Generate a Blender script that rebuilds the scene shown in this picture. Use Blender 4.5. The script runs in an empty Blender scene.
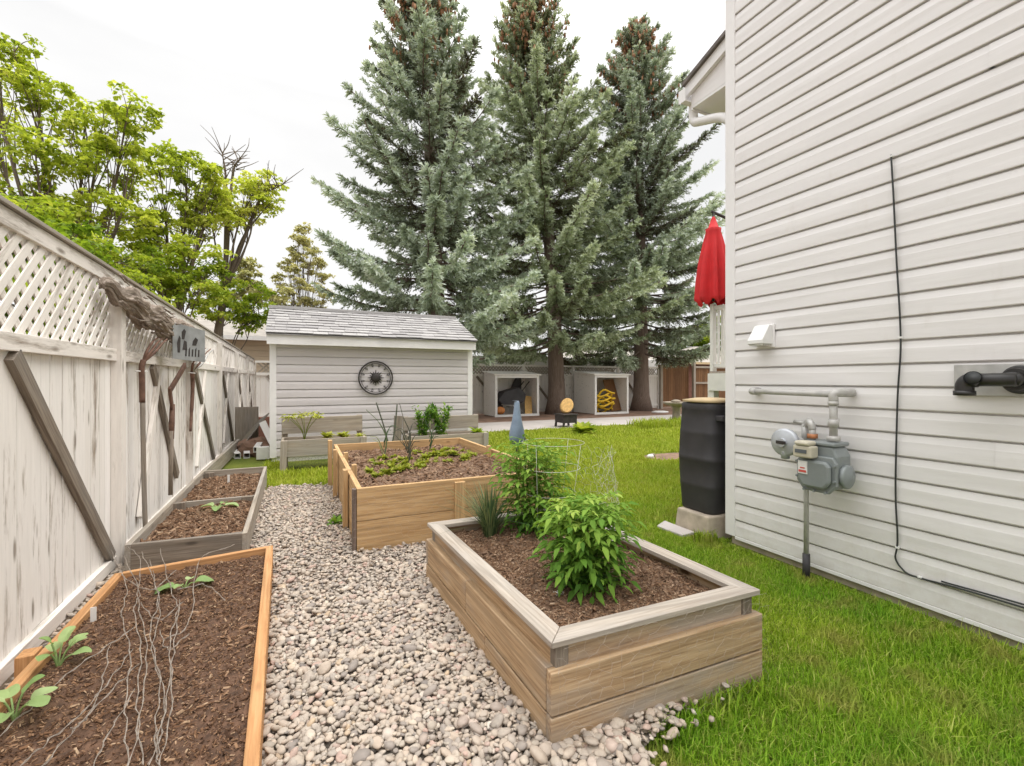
import bpy, math, random
import numpy as np
from mathutils import Vector, Matrix
random.seed(7); rng = np.random.default_rng(11)
R = math.radians
scene = bpy.context.scene
COL = scene.collection
CAMH, FOC = 1.4, 455.0
YAW = R(25.4)

# ------------------------------------------------------------------ helpers
def at(u, v, d):
    """world point seen at a photo position, d metres ahead of the camera"""
    c = (u-512)/FOC
    return Vector(((math.sin(YAW)+math.cos(YAW)*c)*d, (math.cos(YAW)-math.sin(YAW)*c)*d, CAMH-(v-380)*d/FOC))
def on_ground(u, v, z=0.0):
    return at(u, v, (CAMH-z)*FOC/(v-380))

class MB:
    """collects pieces, then links them as ONE mesh object"""
    def __init__(s): s.v=[]; s.f=[]; s.m=[]; s.gc=[]; s.tone=[]; s.n=0; s.sm=[]
    def add(s, verts, faces, mat=0, gc=None, tone=None, smooth=False):
        verts=np.asarray(verts,dtype=np.float64).reshape(-1,3)
        if gc is None: gc=verts+rng.random(3)*5
        if tone is None: tone=np.full(len(verts), rng.random())
        s.v.append(verts); s.gc.append(np.asarray(gc)); s.tone.append(np.asarray(tone,dtype=np.float64))
        if isinstance(faces,np.ndarray): faces=[faces]
        else:
            d={}
            for f in faces: d.setdefault(len(f),[]).append(f)
            faces=[np.array(a) for a in d.values()]
        for a in faces:
            if len(a)==0: continue
            s.f.append(a.astype(np.int64)+s.n); s.m.append(np.full(len(a),mat)); s.sm.append(np.full(len(a),smooth))
        s.n+=len(verts)
    def hexa(s, p, mat=0, gc=None):
        """eight corners: bottom ring then top ring"""
        s.add(p,[(3,2,1,0),(4,5,6,7),(0,1,5,4),(1,2,6,5),(2,3,7,6),(3,0,4,7)],mat,gc)
    def box(s,x0,x1,y0,y1,z0,z1,mat=0):
        p=np.array([(x0,y0,z0),(x1,y0,z0),(x1,y1,z0),(x0,y1,z0),(x0,y0,z1),(x1,y0,z1),(x1,y1,z1),(x0,y1,z1)])
        o=np.argsort([-(x1-x0),-(y1-y0),-(z1-z0)])
        s.hexa(p,mat,(p-p[0])[:,o]+rng.random(3)*20)
    def beam(s,p0,p1,w,h,up=(0,0,1),mat=0,taper=1.0):
        """a board from p0 to p1: w across, h along up; centred"""
        p0=Vector(p0);p1=Vector(p1);d=(p1-p0);L=d.length;d.normalize()
        up=Vector(up);sd=d.cross(up);
        if sd.length<1e-6: sd=d.cross(Vector((1,0,0)))
        sd.normalize();up=sd.cross(d)
        P=[];g=[]
        off=rng.random(3)*20
        for (zz) in (-.5,.5):
            for (a,b) in ((0,-.5),(1,-.5),(1,.5),(0,.5)):
                k=taper if a else 1
                q=p0+d*(L*a)+sd*(b*w*k)+up*(zz*h*k); P.append(tuple(q)); g.append((L*a,b*w,zz*h) if w<h else (L*a,zz*h,b*w))
        s.hexa(np.array(P),mat,np.array(g)+off)
    def tube(s,pts,r,seg=8,mat=0,cap=True,tone=None):
        pts=[Vector(p) for p in pts]; n=len(pts)
        rr=r if hasattr(r,'__len__') else [r]*n
        V=[];g=[];t0=None;ln=0
        for i,p in enumerate(pts):
            t=(pts[min(i+1,n-1)]-pts[max(i-1,0)]).normalized()
            if t0 is None:
                a=t.cross(Vector((0,0,1)));
                if a.length<.05: a=t.cross(Vector((1,0,0)))
                a.normalize()
            else:
                a=a-t*a.dot(t)
                if a.length<1e-5: a=t.orthogonal()
                a.normalize()
            b=t.cross(a); t0=t
            if i: ln+=(p-pts[i-1]).length
            for k in range(seg):
                th=2*math.pi*k/seg
                q=p+(a*math.cos(th)+b*math.sin(th))*rr[i]; V.append(tuple(q)); g.append((ln,math.cos(th)*rr[i],math.sin(th)*rr[i]))
        F=[(i*seg+k,i*seg+(k+1)%seg,(i+1)*seg+(k+1)%seg,(i+1)*seg+k) for i in range(n-1) for k in range(seg)]
        if cap: F+=[tuple(range(seg-1,-1,-1)),tuple(range((n-1)*seg,n*seg))]
        s.add(V,F,mat,np.array(g)+rng.random(3)*20,None if tone is None else np.full(len(V),tone),True)
    def lathe(s,prof,c=(0,0,0),seg=24,mat=0,axis='z',sq=0.0,smooth=True):
        """prof: (radius, height) pairs along an axis"""
        V=[]
        for (r,z) in prof:
            for k in range(seg):
                th=2*math.pi*k/seg; q=1.0
                if sq: q=1/(abs(math.cos(th))**(2+sq)+abs(math.sin(th))**(2+sq))**(1/(2+sq))
                x,y=r*q*math.cos(th),r*q*math.sin(th)
                V.append({'z':(x,y,z),'x':(z,x,y),'y':(x,z,y)}[axis])
        V=np.array(V)+np.array(c)
        n=len(prof)
        F=[(i*seg+k,i*seg+(k+1)%seg,(i+1)*seg+(k+1)%seg,(i+1)*seg+k) for i in range(n-1) for k in range(seg)]
        if axis=='y': F=[f[::-1] for f in F]
        s.add(V,F,mat,None,None,smooth)
        s.add(V[:seg],[tuple(range(seg-1,-1,-1))],mat); s.add(V[-seg:],[tuple(range(seg))],mat)
    def prism(s,poly,ax,a0,a1,mat=0):
        """poly in the two other axes, extruded along axis ax from a0 to a1"""
        n=len(poly);V=[]
        for a in (a0,a1):
            for (p,q) in poly: V.append({'x':(a,p,q),'y':(p,a,q),'z':(p,q,a)}[ax])
        F=[tuple(range(n)),tuple(range(2*n-1,n-1,-1))]+[(i,i+n,(i+1)%n+n,(i+1)%n) for i in range(n)]
        s.add(V,F,mat)
    def build(s,name,mat,parent=None,bevel=0,loc=None):
        me=bpy.data.meshes.new(name)
        v=np.concatenate(s.v); org=np.zeros(3)
        if loc is not None: org=np.array(loc,dtype=float)
        if parent is not None and loc is None: org=np.array(ORG.get(parent.name,(0,0,0)))
        v=v-org
        me.vertices.add(len(v)); me.vertices.foreach_set('co',v.astype(np.float32).ravel())
        li=np.concatenate([a.ravel() for a in s.f]); tot=np.concatenate([np.full(len(a),a.shape[1]) for a in s.f])
        me.loops.add(len(li)); me.loops.foreach_set('vertex_index',li.astype(np.int32))
        st=np.concatenate([[0],np.cumsum(tot)[:-1]])
        me.polygons.add(len(tot)); me.polygons.foreach_set('loop_start',st.astype(np.int32))
        me.polygons.foreach_set('material_index',np.concatenate(s.m).astype(np.int32))
        me.polygons.foreach_set('use_smooth',np.concatenate(s.sm))
        a=me.attributes.new('gc','FLOAT_VECTOR','POINT'); a.data.foreach_set('vector',np.concatenate(s.gc).astype(np.float32).ravel())
        a=me.attributes.new('tone','FLOAT','POINT'); a.data.foreach_set('value',np.concatenate(s.tone).astype(np.float32))
        me.update(calc_edges=True)
        for m in (mat if isinstance(mat,(list,tuple)) else [mat]): me.materials.append(m)
        o=bpy.data.objects.new(name,me); COL.objects.link(o)
        if parent is not None: o.parent=parent
        else: o.location=org
        ORG[o.name]=tuple(org)
        if bevel:
            b=o.modifiers.new('bevel','BEVEL'); b.width=bevel; b.segments=2; b.limit_method='ANGLE'; b.angle_limit=R(40)
        return o
ORG={}
def tag(o,label=None,cat=None,group=None,kind=None):
    if label: o['label']=label
    if cat: o['category']=cat
    if group: o['group']=group
    if kind: o['kind']=kind
    return o
def thing(name,label,cat,loc=(0,0,0),group=None):
    o=bpy.data.objects.new(name,None); COL.objects.link(o); o.location=loc; o.empty_display_size=.1
    ORG[o.name]=tuple(loc); return tag(o,label,cat,group)
def move_copy(root,loc,label=None,rotz=0,scale=1):
    """a copy of a thing with its parts and sub-parts"""
    r=root.copy(); COL.objects.link(r); r.location=loc; r.rotation_euler=(0,0,rotz); r.scale=(scale,)*3
    if label: r['label']=label
    for ch in list(root.children):
        c=ch.copy(); COL.objects.link(c); c.parent=r
        for g in list(ch.children):
            k=g.copy(); COL.objects.link(k); k.parent=c
    return r
def spline(pts,n=8):
    """Catmull-Rom through points"""
    P=[Vector(p) for p in pts]; P=[P[0]*2-P[1]]+P+[P[-1]*2-P[-2]]; out=[]
    for i in range(1,len(P)-2):
        for k in range(n):
            t=k/n; a,b,c,d=P[i-1:i+3]
            out.append(.5*((2*b)+(c-a)*t+(2*a-5*b+4*c-d)*t*t+(3*b-a-3*c+d)*t**3))
    out.append(P[-2]); return out

def leaf_batch(mb,P,D,U,L,W,mat=0,tone=None,fold=.25,curl=.2,wide=.4):
    """pointed folded leaves: P base, D direction, U up, lengths and widths"""
    P=np.asarray(P,float);D=np.asarray(D,float);U=np.asarray(U,float);L=np.asarray(L,float)[:,None];W=np.asarray(W,float)[:,None]
    D=D/(np.linalg.norm(D,axis=1,keepdims=True)+1e-9)
    S=np.cross(D,U); S/= (np.linalg.norm(S,axis=1,keepdims=True)+1e-9); N=np.cross(S,D)
    def pt(t,side,lift): return P+D*L*t+S*W*side+N*(lift*W-curl*L*t*t)
    V=np.stack([pt(0,0,0),pt(.35,0,0),pt(.7,0,0),pt(1,0,0),pt(wide*.6,-.38,fold*.8),pt(wide,-.5,fold),pt(.72,-.3,fold*.6),pt(wide*.6,.38,fold*.8),pt(wide,.5,fold),pt(.72,.3,fold*.6)],1)
    if tone is None: tone=rng.random(len(P))
    raw(mb,V,[[(0,1,5,4),(1,2,6,5),(0,7,8,1),(1,8,9,2)],[(2,3,6),(2,9,3)]],tone,mat,True)
def raw(mb,V,F,tone,mat=0,smooth=False,gc=None):
    """V (n,k,3) copies of one small shape, F its faces by size"""
    n,k=V.shape[:2]; base=np.arange(n)[:,None,None]*k
    VV=V.reshape(-1,3); mb.v.append(VV); mb.gc.append(VV if gc is None else gc); mb.tone.append(np.repeat(tone,k))
    for f in F:
        a=(np.asarray(f)[None]+base).reshape(-1,len(f[0])); mb.f.append(a+mb.n); mb.m.append(np.full(len(a),mat)); mb.sm.append(np.full(len(a),smooth))
    mb.n+=n*k
def unit(n):
    v=rng.normal(size=(n,3)); return v/np.linalg.norm(v,axis=1,keepdims=True)
def vnoise(x,y,s,seed=0):
    """cheap smooth value noise"""
    r=np.random.default_rng(seed).random((64,64)); x=np.asarray(x)/s; y=np.asarray(y)/s
    xi=np.floor(x).astype(int); yi=np.floor(y).astype(int); fx=x-xi; fy=y-yi; fx=fx*fx*(3-2*fx); fy=fy*fy*(3-2*fy)
    g=lambda i,j: r[i%64,j%64]
    return (g(xi,yi)*(1-fx)+g(xi+1,yi)*fx)*(1-fy)+(g(xi,yi+1)*(1-fx)+g(xi+1,yi+1)*fx)*fy

# ------------------------------------------------------------------ materials
class Mat:
    def __init__(s,name):
        s.m=bpy.data.materials.new(name); s.m.use_nodes=True; s.t=s.m.node_tree; s.t.nodes.clear()
        s.out=s.n('ShaderNodeOutputMaterial'); s.b=s.n('ShaderNodeBsdfPrincipled'); s.l(s.b.outputs[0],s.out.inputs[0])
    def n(s,ty,**k):
        o=s.t.nodes.new(ty)
        for a,b in k.items(): setattr(o,a,b)
        return o
    def l(s,a,b): s.t.links.new(a,b)
    def ramp(s,fac,stops):
        r=s.n('ShaderNodeValToRGB'); e=r.color_ramp.elements
        while len(e)<len(stops): e.new(.5)
        for i,(p,c) in enumerate(stops): e[i].position=p; e[i].color=(*c,1) if len(c)==3 else c
        s.l(fac,r.inputs[0]); return r.outputs[0]
    def grey(s,fac,a,b):
        return s.ramp(fac,[(a,(0,0,0)),(b,(1,1,1))])
    def attr(s,name,out='Vector'): return s.n('ShaderNodeAttribute',attribute_name=name).outputs[out]
    def noise(s,vec,scale,detail=4,rough=.55,sc=(1,1,1),dist=0):
        mp=s.n('ShaderNodeMapping'); mp.inputs['Scale'].default_value=sc; s.l(vec,mp.inputs[0])
        t=s.n('ShaderNodeTexNoise'); t.inputs['Scale'].default_value=scale; t.inputs['Detail'].default_value=detail; t.inputs['Roughness'].default_value=rough; t.inputs['Distortion'].default_value=dist
        s.l(mp.outputs[0],t.inputs['Vector']); return t.outputs[0]
    def mix(s,fac,a,b,mode='MIX'):
        m=s.n('ShaderNodeMix',data_type='RGBA',blend_type=mode)
        for i,x in ((0,fac),(6,a),(7,b)):
            if isinstance(x,(int,float)): m.inputs[i].default_value=x
            elif isinstance(x,tuple): m.inputs[i].default_value=(*x,1)
            else: s.l(x,m.inputs[i])
        return m.outputs[2]
    def color(s,c):
        if isinstance(c,tuple): s.b.inputs['Base Color'].default_value=(*c,1)
        else: s.l(c,s.b.inputs['Base Color'])
    def rough(s,r,metal=0,spec=.5):
        s.b.inputs['Roughness'].default_value=r; s.b.inputs['Metallic'].default_value=metal; s.b.inputs['Specular IOR Level'].default_value=spec
    def bump(s,h,strength=.4,dist=.01):
        b=s.n('ShaderNodeBump'); b.inputs['Strength'].default_value=strength; b.inputs['Distance'].default_value=dist; s.l(h,b.inputs['Height']); s.l(b.outputs[0],s.b.inputs['Normal'])
    def island(s): return s.n('ShaderNodeNewGeometry').outputs['Random Per Island']
    def pos(s): return s.n('ShaderNodeNewGeometry').outputs['Position']

def m_plain(name,c,rough=.5,metal=0,var=.12,scale=6,bump=0,spec=.5):
    m=Mat(name); g=m.attr('gc'); n=m.noise(g,scale,5)
    d=tuple(x*(1-var) for x in c); l=tuple(min(1,x*(1+var)) for x in c)
    m.color(m.ramp(n,[(.3,d),(.7,l)])); m.rough(rough,metal,spec)
    if bump: m.bump(m.noise(g,scale*8,3),bump,.003)
    return m.m
def m_wood(name,base,dark,light,grey=None,greyamt=(.5,.7),knots=.5,var=.3,rough=.75):
    m=Mat(name); g=m.attr('gc')
    fine=m.noise(g,9,6,.65,(.35,9,9)); band=m.noise(g,5,3,.5,(.22,5,5),1.2); fib=m.noise(g,40,3,.6,(.12,6,6))
    c=m.ramp(fine,[(.3,dark),(.5,base),(.72,light)])
    c=m.mix(m.grey(band,.45,.75),c,tuple(x*.62 for x in base))
    if grey is not None:
        pn=m.noise(g,2.2,5,.6,(.6,2.2,2.2)); c=m.mix(m.grey(pn,*greyamt),c,m.ramp(fine,[(.3,tuple(x*.6 for x in grey)),(.7,grey)]))
    # knots
    mp=m.n('ShaderNodeMapping'); mp.inputs['Scale'].default_value=(2.6,7,7); m.l(g,mp.inputs[0])
    vo=m.n('ShaderNodeTexVoronoi'); vo.inputs['Scale'].default_value=1; m.l(mp.outputs[0],vo.inputs['Vector'])
    k=m.ramp(vo.outputs['Distance'],[(.06,(1,1,1)),(.13,(0,0,0))])
    kk=m.mix(knots,(0,0,0),k)
    c=m.mix(kk,c,tuple(x*.35 for x in dark))
    r=m.island(); c=m.mix(1.0,c,m.ramp(r,[(0,(1-var,)*3),(1,(1,)*3)]),'MULTIPLY')
    m.color(c); m.rough(rough,0,.3); m.bump(m.mix(.5,fine,fib),.35,.004); return m.m
def m_paint(name,paint,wood,amount=(.58,.7),dirt=.25):
    """old white paint worn through to grey wood along the grain"""
    m=Mat(name); g=m.attr('gc')
    n=m.noise(g,3.2,8,.72,(.5,4.5,4.5)); n2=m.noise(g,14,5,.7,(.3,3,3)); patch=m.noise(g,.9,4,.6,(.8,1.5,1.5))
    fib=m.noise(g,30,4,.6,(.12,6,6))
    mask=m.n('ShaderNodeMath',operation='MULTIPLY_ADD'); m.l(n,mask.inputs[0]); mask.inputs[1].default_value=.62
    m2=m.n('ShaderNodeMath',operation='MULTIPLY'); m.l(patch,m2.inputs[0]); m2.inputs[1].default_value=.42; m.l(m2.outputs[0],mask.inputs[2])
    f=m.grey(mask.outputs[0],*amount)
    wd=m.ramp(fib,[(.3,tuple(x*.5 for x in wood)),(.7,wood)])
    p=m.mix(m.grey(n2,.35,.75),paint,tuple(x*(1-dirt) for x in paint))
    r=m.island(); p=m.mix(1.0,p,m.ramp(r,[(0,(.91,.895,.875)),(1,(1,1,1))]),'MULTIPLY')
    c=m.mix(f,p,wd)
    mp=m.n('ShaderNodeMapping'); mp.inputs['Scale'].default_value=(2.4,9,9); m.l(g,mp.inputs[0])
    vo=m.n('ShaderNodeTexVoronoi'); vo.inputs['Scale'].default_value=1; m.l(mp.outputs[0],vo.inputs['Vector'])
    c=m.mix(m.ramp(vo.outputs['Distance'],[(.07,(.85,)*3),(.17,(0,0,0))]),c,tuple(x*.55 for x in wood))
    m.color(c); m.rough(.8,0,.25); m.bump(m.mix(.6,n,fib),.4,.004); return m.m
def m_leaf(name,stops,trans=.35,rough=.55,use='tone',spec=.25):
    m=Mat(name); f=m.attr('tone','Fac') if use=='tone' else m.island()
    c=m.ramp(f,stops); m.color(c); m.rough(rough,0,spec)
    tr=m.n('ShaderNodeBsdfTranslucent'); m.l(m.mix(1.0,c,(1.0,1.0,.6),'MULTIPLY'),tr.inputs[0])
    mx=m.n('ShaderNodeMixShader'); mx.inputs[0].default_value=trans; m.l(m.b.outputs[0],mx.inputs[1]); m.l(tr.outputs[0],mx.inputs[2]); m.l(mx.outputs[0],m.out.inputs[0])
    return m.m
def m_island(name,stops,rough=.8,bump=.2,scale=60,mul=.25,spec=.3):
    m=Mat(name); c=m.ramp(m.island(),stops); g=m.attr('gc'); n=m.noise(g,scale,4)
    c=m.mix(1.0,c,m.ramp(n,[(.3,(1-mul,)*3),(.7,(1,1,1))]),'MULTIPLY')
    m.color(c); m.rough(rough,0,spec)
    if bump: m.bump(n,bump,.003)
    return m.m
def m_siding(name,c,dirt=.1):
    m=Mat(name); g=m.pos(); n=m.noise(g,1.3,5,.6,(1,1,2.5)); n2=m.noise(g,60,3,.6,(1,.12,1)); n3=m.noise(g,5,6,.7,(1,1,.4))
    cc=m.ramp(n,[(.3,tuple(x*(1-dirt) for x in c)),(.65,c)])
    cc=m.mix(m.grey(n3,.6,.8),cc,tuple(x*y for x,y in zip(c,(.9,.885,.86))))
    cc=m.mix(1.0,cc,m.ramp(m.island(),[(0,(.965,.965,.965)),(1,(1,1,1))]),'MULTIPLY')
    sz_=m.n('ShaderNodeSeparateXYZ'); m.l(g,sz_.inputs[0]); mz=m.n('ShaderNodeMapRange'); m.l(sz_.outputs[2],mz.inputs[0]); mz.inputs[1].default_value=.05; mz.inputs[2].default_value=.75; mz.inputs[3].default_value=.38; mz.inputs[4].default_value=0
    sp=m.n('ShaderNodeMath',operation='MULTIPLY'); m.l(mz.outputs[0],sp.inputs[0]); m.l(m.grey(m.noise(g,9,6,.75),.42,.68),sp.inputs[1])
    cc=m.mix(sp.outputs[0],cc,tuple(x*y for x,y in zip(c,(.66,.60,.52))))
    wv=m.noise(g,1.1,2,.4,(1,1,7)); m.color(cc); m.rough(.5,0,.35); m.bump(m.mix(.93,n2,wv),.55,.02); return m.m

M={}
M['cedar']=m_wood('cedar_new',(.58,.31,.135),(.43,.20,.08),(.68,.40,.20),None,knots=.35,var=.12)
M['cedar_tall']=m_wood('cedar_tall',(.64,.415,.205),(.45,.255,.105),(.73,.51,.28),None,knots=.8,var=.16)
M['weathered']=m_wood('wood_weathered',(.54,.37,.215),(.26,.15,.075),(.67,.50,.325),(.50,.42,.34),(.46,.66),1,.18)
M['cap_wood']=m_wood('wood_cap_grey',(.52,.45,.375),(.37,.30,.24),(.62,.55,.47),(.50,.455,.41),(.4,.7),.15,.12)
M['grey_wood']=m_wood('wood_grey',(.28,.23,.18),(.13,.10,.078),(.41,.345,.28),(.33,.295,.255),(.45,.65),.6,.25)
M['old_board']=m_wood('wood_old_board',(.42,.36,.29),(.28,.23,.18),(.52,.46,.38),(.46,.42,.37),(.4,.65),.3,.15)
M['planter']=m_wood('wood_planter',(.46,.39,.31),(.36,.29,.22),(.55,.48,.40),(.48,.44,.39),(.4,.7),.3,.14)
M['brown_fence']=m_wood('wood_brown_fence',(.235,.12,.055),(.15,.07,.03),(.33,.18,.09),None,knots=.3,var=.35)
M['plywood']=m_wood('plywood_grey',(.30,.26,.20),(.20,.17,.13),(.38,.33,.26),(.3,.28,.25),(.4,.6),.1,.1)
M['fence_white']=m_paint('paint_worn_white',(.90,.875,.845),(.44,.365,.29),(.565,.65),.10)
M['rail_white']=m_paint('paint_worn_rail',(.88,.84,.795),(.40,.335,.27),(.535,.65),.14)
M['paint_white']=m_plain('paint_white',(.80,.78,.75),.5,0,.05)
M['box_white']=m_paint('paint_shelter',(.90,.87,.83),(.46,.41,.36),(.62,.75),.08)
M['siding']=m_siding('siding_house',(.805,.78,.768),.03)
M['siding_shed']=m_siding('siding_shed',(.64,.60,.60),.05)
M['trim']=m_plain('trim_white',(.82,.80,.79),.45,0,.03)
M['trim_shed']=m_plain('trim_shed',(.80,.78,.77),.5,0,.04)
M['concrete']=m_plain('concrete',(.44,.37,.29),.9,0,.22,9,.4)
M['path']=m_plain('path_concrete',(.50,.455,.43),.9,0,.10,2,.3)
M['shingle']=m_island('shingle_grey',[(0,(.36,.345,.345)),(.5,(.42,.405,.40)),(1,(.49,.475,.465))],.95,.5,90,.35)
M['stone']=m_island('pebbles',[(0,(.24,.21,.19)),(.08,(.37,.32,.28)),(.18,(.47,.41,.34)),(.30,(.55,.445,.355)),(.42,(.43,.375,.32)),(.55,(.58,.48,.385)),(.66,(.47,.41,.35)),(.76,(.60,.515,.42)),(.84,(.41,.36,.31)),(.91,(.53,.375,.31)),(.96,(.63,.57,.49)),(1,(.56,.42,.28))],.75,.15,40,.22,.35)
M['gravel_base']=m_plain('gravel_base',(.30,.26,.22),.95,0,.4,40,.6)
M['soil']=m_plain('soil',(.11,.06,.036),.95,0,.5,30,1)
M['chip']=m_island('wood_chips',[(0,(.06,.03,.017)),(.40,(.145,.075,.04)),(.7,(.25,.135,.072)),(.88,(.40,.25,.15)),(1,(.52,.37,.24))],.9,.3,80,.3)
M['lightsoil']=m_plain('soil_light',(.165,.10,.062),.95,0,.4,24,1)
M['chip_light']=m_island('chips_light',[(0,(.09,.048,.028)),(.4,(.20,.11,.062)),(.75,(.32,.19,.11)),(1,(.47,.34,.23))],.9,.3,80,.3)
M['bare']=m_plain('bare_earth',(.24,.155,.105),.95,0,.35,6,.8)
M['mulch']=m_plain('mulch_ground',(.21,.125,.085),.95,0,.35,3,.8)
M['black']=m_plain('plastic_black',(.040,.037,.040),.62,0,.25,4)
M['abs']=m_plain('pipe_black',(.028,.026,.025),.38,0,.2,9)
M['iron']=m_plain('iron_dark',(.055,.048,.045),.6,.5,.3,12,.3)
M['rust']=m_plain('iron_rust',(.16,.088,.062),.75,.2,.4,14,.5)
M['galv']=m_plain('steel_galvanised',(.50,.49,.47),.45,.35,.16,12)
M['pipe_grey']=m_plain('pipe_grey',(.47,.455,.43),.5,.1,.15,16,.2)
M['meter']=m_plain('meter_grey',(.25,.275,.275),.42,.15,.08,10,.15)
M['regulator']=m_plain('regulator_grey',(.50,.52,.55),.4,.3,.10,12)
M['cream']=m_plain('plastic_cream',(.56,.52,.41),.45,0,.08)
M['red_cloth']=m_plain('cloth_red',(.62,.018,.022),.75,0,.12,5,.2)
M['red_print']=m_plain('print_red',(.6,.09,.07),.6)
M['brass']=m_plain('fitting_orange',(.42,.17,.07),.5,.2,.3,30)
M['cable']=m_plain('cable_black',(.03,.032,.032),.5)
M['white_plastic']=m_plain('plastic_white',(.80,.79,.77),.4,0,.04)
M['vent_offwhite']=m_plain('plastic_offwhite',(.66,.64,.61),.5)  # off-white plastic of the vent louvres, a little darker than the hood
M['wire']=m_plain('wire_galvanised',(.55,.53,.48),.4,.5,.15,30)
M['wire_white']=m_plain('wire_white',(.62,.61,.54),.45,.1,.1)
M['netwire']=m_plain('wire_old',(.40,.35,.30),.55,.3,.2,30)
M['bluegrey']=m_plain('glaze_blue_grey',(.17,.225,.30),.32,0,.35,7)
M['bark']=m_wood('bark_spruce',(.21,.155,.125),(.11,.08,.062),(.31,.24,.20),None,knots=0,var=.1,rough=.95)
M['bark2']=m_wood('bark_brown',(.18,.14,.105),(.09,.068,.05),(.28,.22,.17),None,knots=0,var=.2,rough=.95)
M['driftwood']=m_wood('bark_old',(.30,.245,.20),(.10,.075,.058),(.50,.43,.37),None,knots=.2,var=.15,rough=.95)
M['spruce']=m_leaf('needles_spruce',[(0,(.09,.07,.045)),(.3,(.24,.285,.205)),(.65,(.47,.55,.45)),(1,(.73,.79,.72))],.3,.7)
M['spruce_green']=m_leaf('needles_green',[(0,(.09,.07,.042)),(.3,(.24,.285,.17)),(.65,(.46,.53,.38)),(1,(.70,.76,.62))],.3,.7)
M['cone']=m_island('cones',[(0,(.30,.14,.075)),(1,(.58,.34,.20))],.8,.2,80)
M['maple']=m_leaf('leaves_maple',[(0,(.17,.235,.025)),(.35,(.38,.47,.05)),(.7,(.60,.66,.11)),(1,(.78,.78,.26))],.55)
M['maple_lime']=m_leaf('leaves_lime',[(0,(.09,.16,.014)),(.4,(.22,.33,.028)),(.75,(.38,.47,.05)),(1,(.56,.60,.10))],.5)
M['pale_leaf']=m_leaf('leaves_pale',[(0,(.30,.31,.12)),(.5,(.52,.50,.25)),(1,(.70,.66,.40))],.35)
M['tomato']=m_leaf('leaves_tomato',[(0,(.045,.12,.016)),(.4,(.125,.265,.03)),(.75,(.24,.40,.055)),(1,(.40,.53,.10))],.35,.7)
M['lime_leaf']=m_leaf('leaves_lettuce',[(0,(.12,.17,.02)),(.5,(.34,.38,.05)),(1,(.52,.53,.10))],.35)
M['squash']=m_leaf('leaves_squash',[(0,(.24,.37,.13)),(.5,(.36,.49,.20)),(1,(.48,.60,.30))],.3,.6)
M['allium']=m_leaf('leaves_allium',[(0,(.055,.10,.045)),(.5,(.10,.165,.075)),(1,(.30,.32,.14))],.2,.5)
M['dry_stalk']=m_plain('stalk_dark',(.075,.08,.055),.8)
M['tan_house']=m_siding('siding_tan',(.62,.50,.37),.1)
M['roof_brown']=m_plain('roof_brown_grey',(.34,.31,.275),.95,0,.15,3,.4)
M['roof_dark']=m_plain('roof_dark',(.16,.14,.13),.95,0,.25,9,.5)
M['brick']=m_plain('wall_redbrown',(.19,.085,.06),.9,0,.2,5)
M['glass']=m_plain('glass_dark',(.12,.13,.14),.1,0,.2)
M['yellow']=m_plain('hose_yellow',(.72,.46,.02),.5,0,.12)
M['green_hose']=m_plain('hose_green',(.05,.22,.12),.5)
M['log']=m_plain('log_end',(.62,.38,.14),.85,0,.25,14,.3)
M['orange']=m_plain('gourd_orange',(.58,.22,.06),.6)
M['tan_top']=m_plain('board_tan',(.60,.46,.27),.8,0,.12,6,.2)
M['stone_tan']=m_plain('stone_tan',(.33,.28,.22),.9,0,.25,6,.5)
M['sheet']=m_plain('metal_sheet_grey',(.29,.30,.30),.6,.3,.25,7,.2)
def m_ground(name,stops,scale=2.0,fine=50):
    m=Mat(name); p=m.pos(); n=m.noise(p,scale,6,.65); f=m.noise(p,fine,3)
    c=m.mix(1.0,m.ramp(n,stops),m.ramp(f,[(.3,(.6,.6,.6)),(.7,(1,1,1))]),'MULTIPLY'); m.color(c); m.rough(.95,0,.2); m.bump(f,.6,.01); return m.m
M['lawn']=m_ground('lawn_ground',[(.35,(.12,.165,.025)),(.65,(.20,.23,.04))])
M['earth']=m_ground('earth',[(.3,(.14,.095,.06)),(.7,(.22,.16,.11))])
def m_grass(name='grass_blades'):
    m=Mat(name); p=m.pos(); n=m.noise(p,.9,4,.6); r=m.attr('tone','Fac'); n2=m.noise(p,4.5,3)
    a=m.ramp(r,[(0,(.095,.225,.010)),(.5,(.205,.41,.022)),(.85,(.33,.52,.045)),(1,(.50,.50,.15))])
    b=m.ramp(r,[(0,(.18,.285,.014)),(.5,(.33,.465,.03)),(.85,(.47,.57,.065)),(1,(.58,.54,.18))])
    c=m.mix(m.grey(n,.38,.62),a,b); c=m.mix(m.grey(n2,.50,.68),c,m.mix(.62,c,(.40,.36,.10)))
    # the far lawn is a drier, yellower sward
    sx=m.n('ShaderNodeSeparateXYZ'); m.l(p,sx.inputs[0]); mr=m.n('ShaderNodeMapRange'); m.l(sx.outputs[1],mr.inputs[0]); mr.inputs[1].default_value=1.5; mr.inputs[2].default_value=6; mr.inputs[3].default_value=0; mr.inputs[4].default_value=.62
    c=m.mix(mr.outputs[0],c,m.ramp(r,[(0,(.29,.345,.02)),(.6,(.45,.49,.035)),(1,(.54,.56,.09))]))
    m.color(c); m.rough(.6,0,.2)
    tr=m.n('ShaderNodeBsdfTranslucent'); m.l(c,tr.inputs[0]); mx=m.n('ShaderNodeMixShader'); mx.inputs[0].default_value=.35
    m.l(m.b.outputs[0],mx.inputs[1]); m.l(tr.outputs[0],mx.inputs[2]); m.l(mx.outputs[0],m.out.inputs[0]); return m.m
M['grass']=m_grass()
EXPO=0.78
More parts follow.
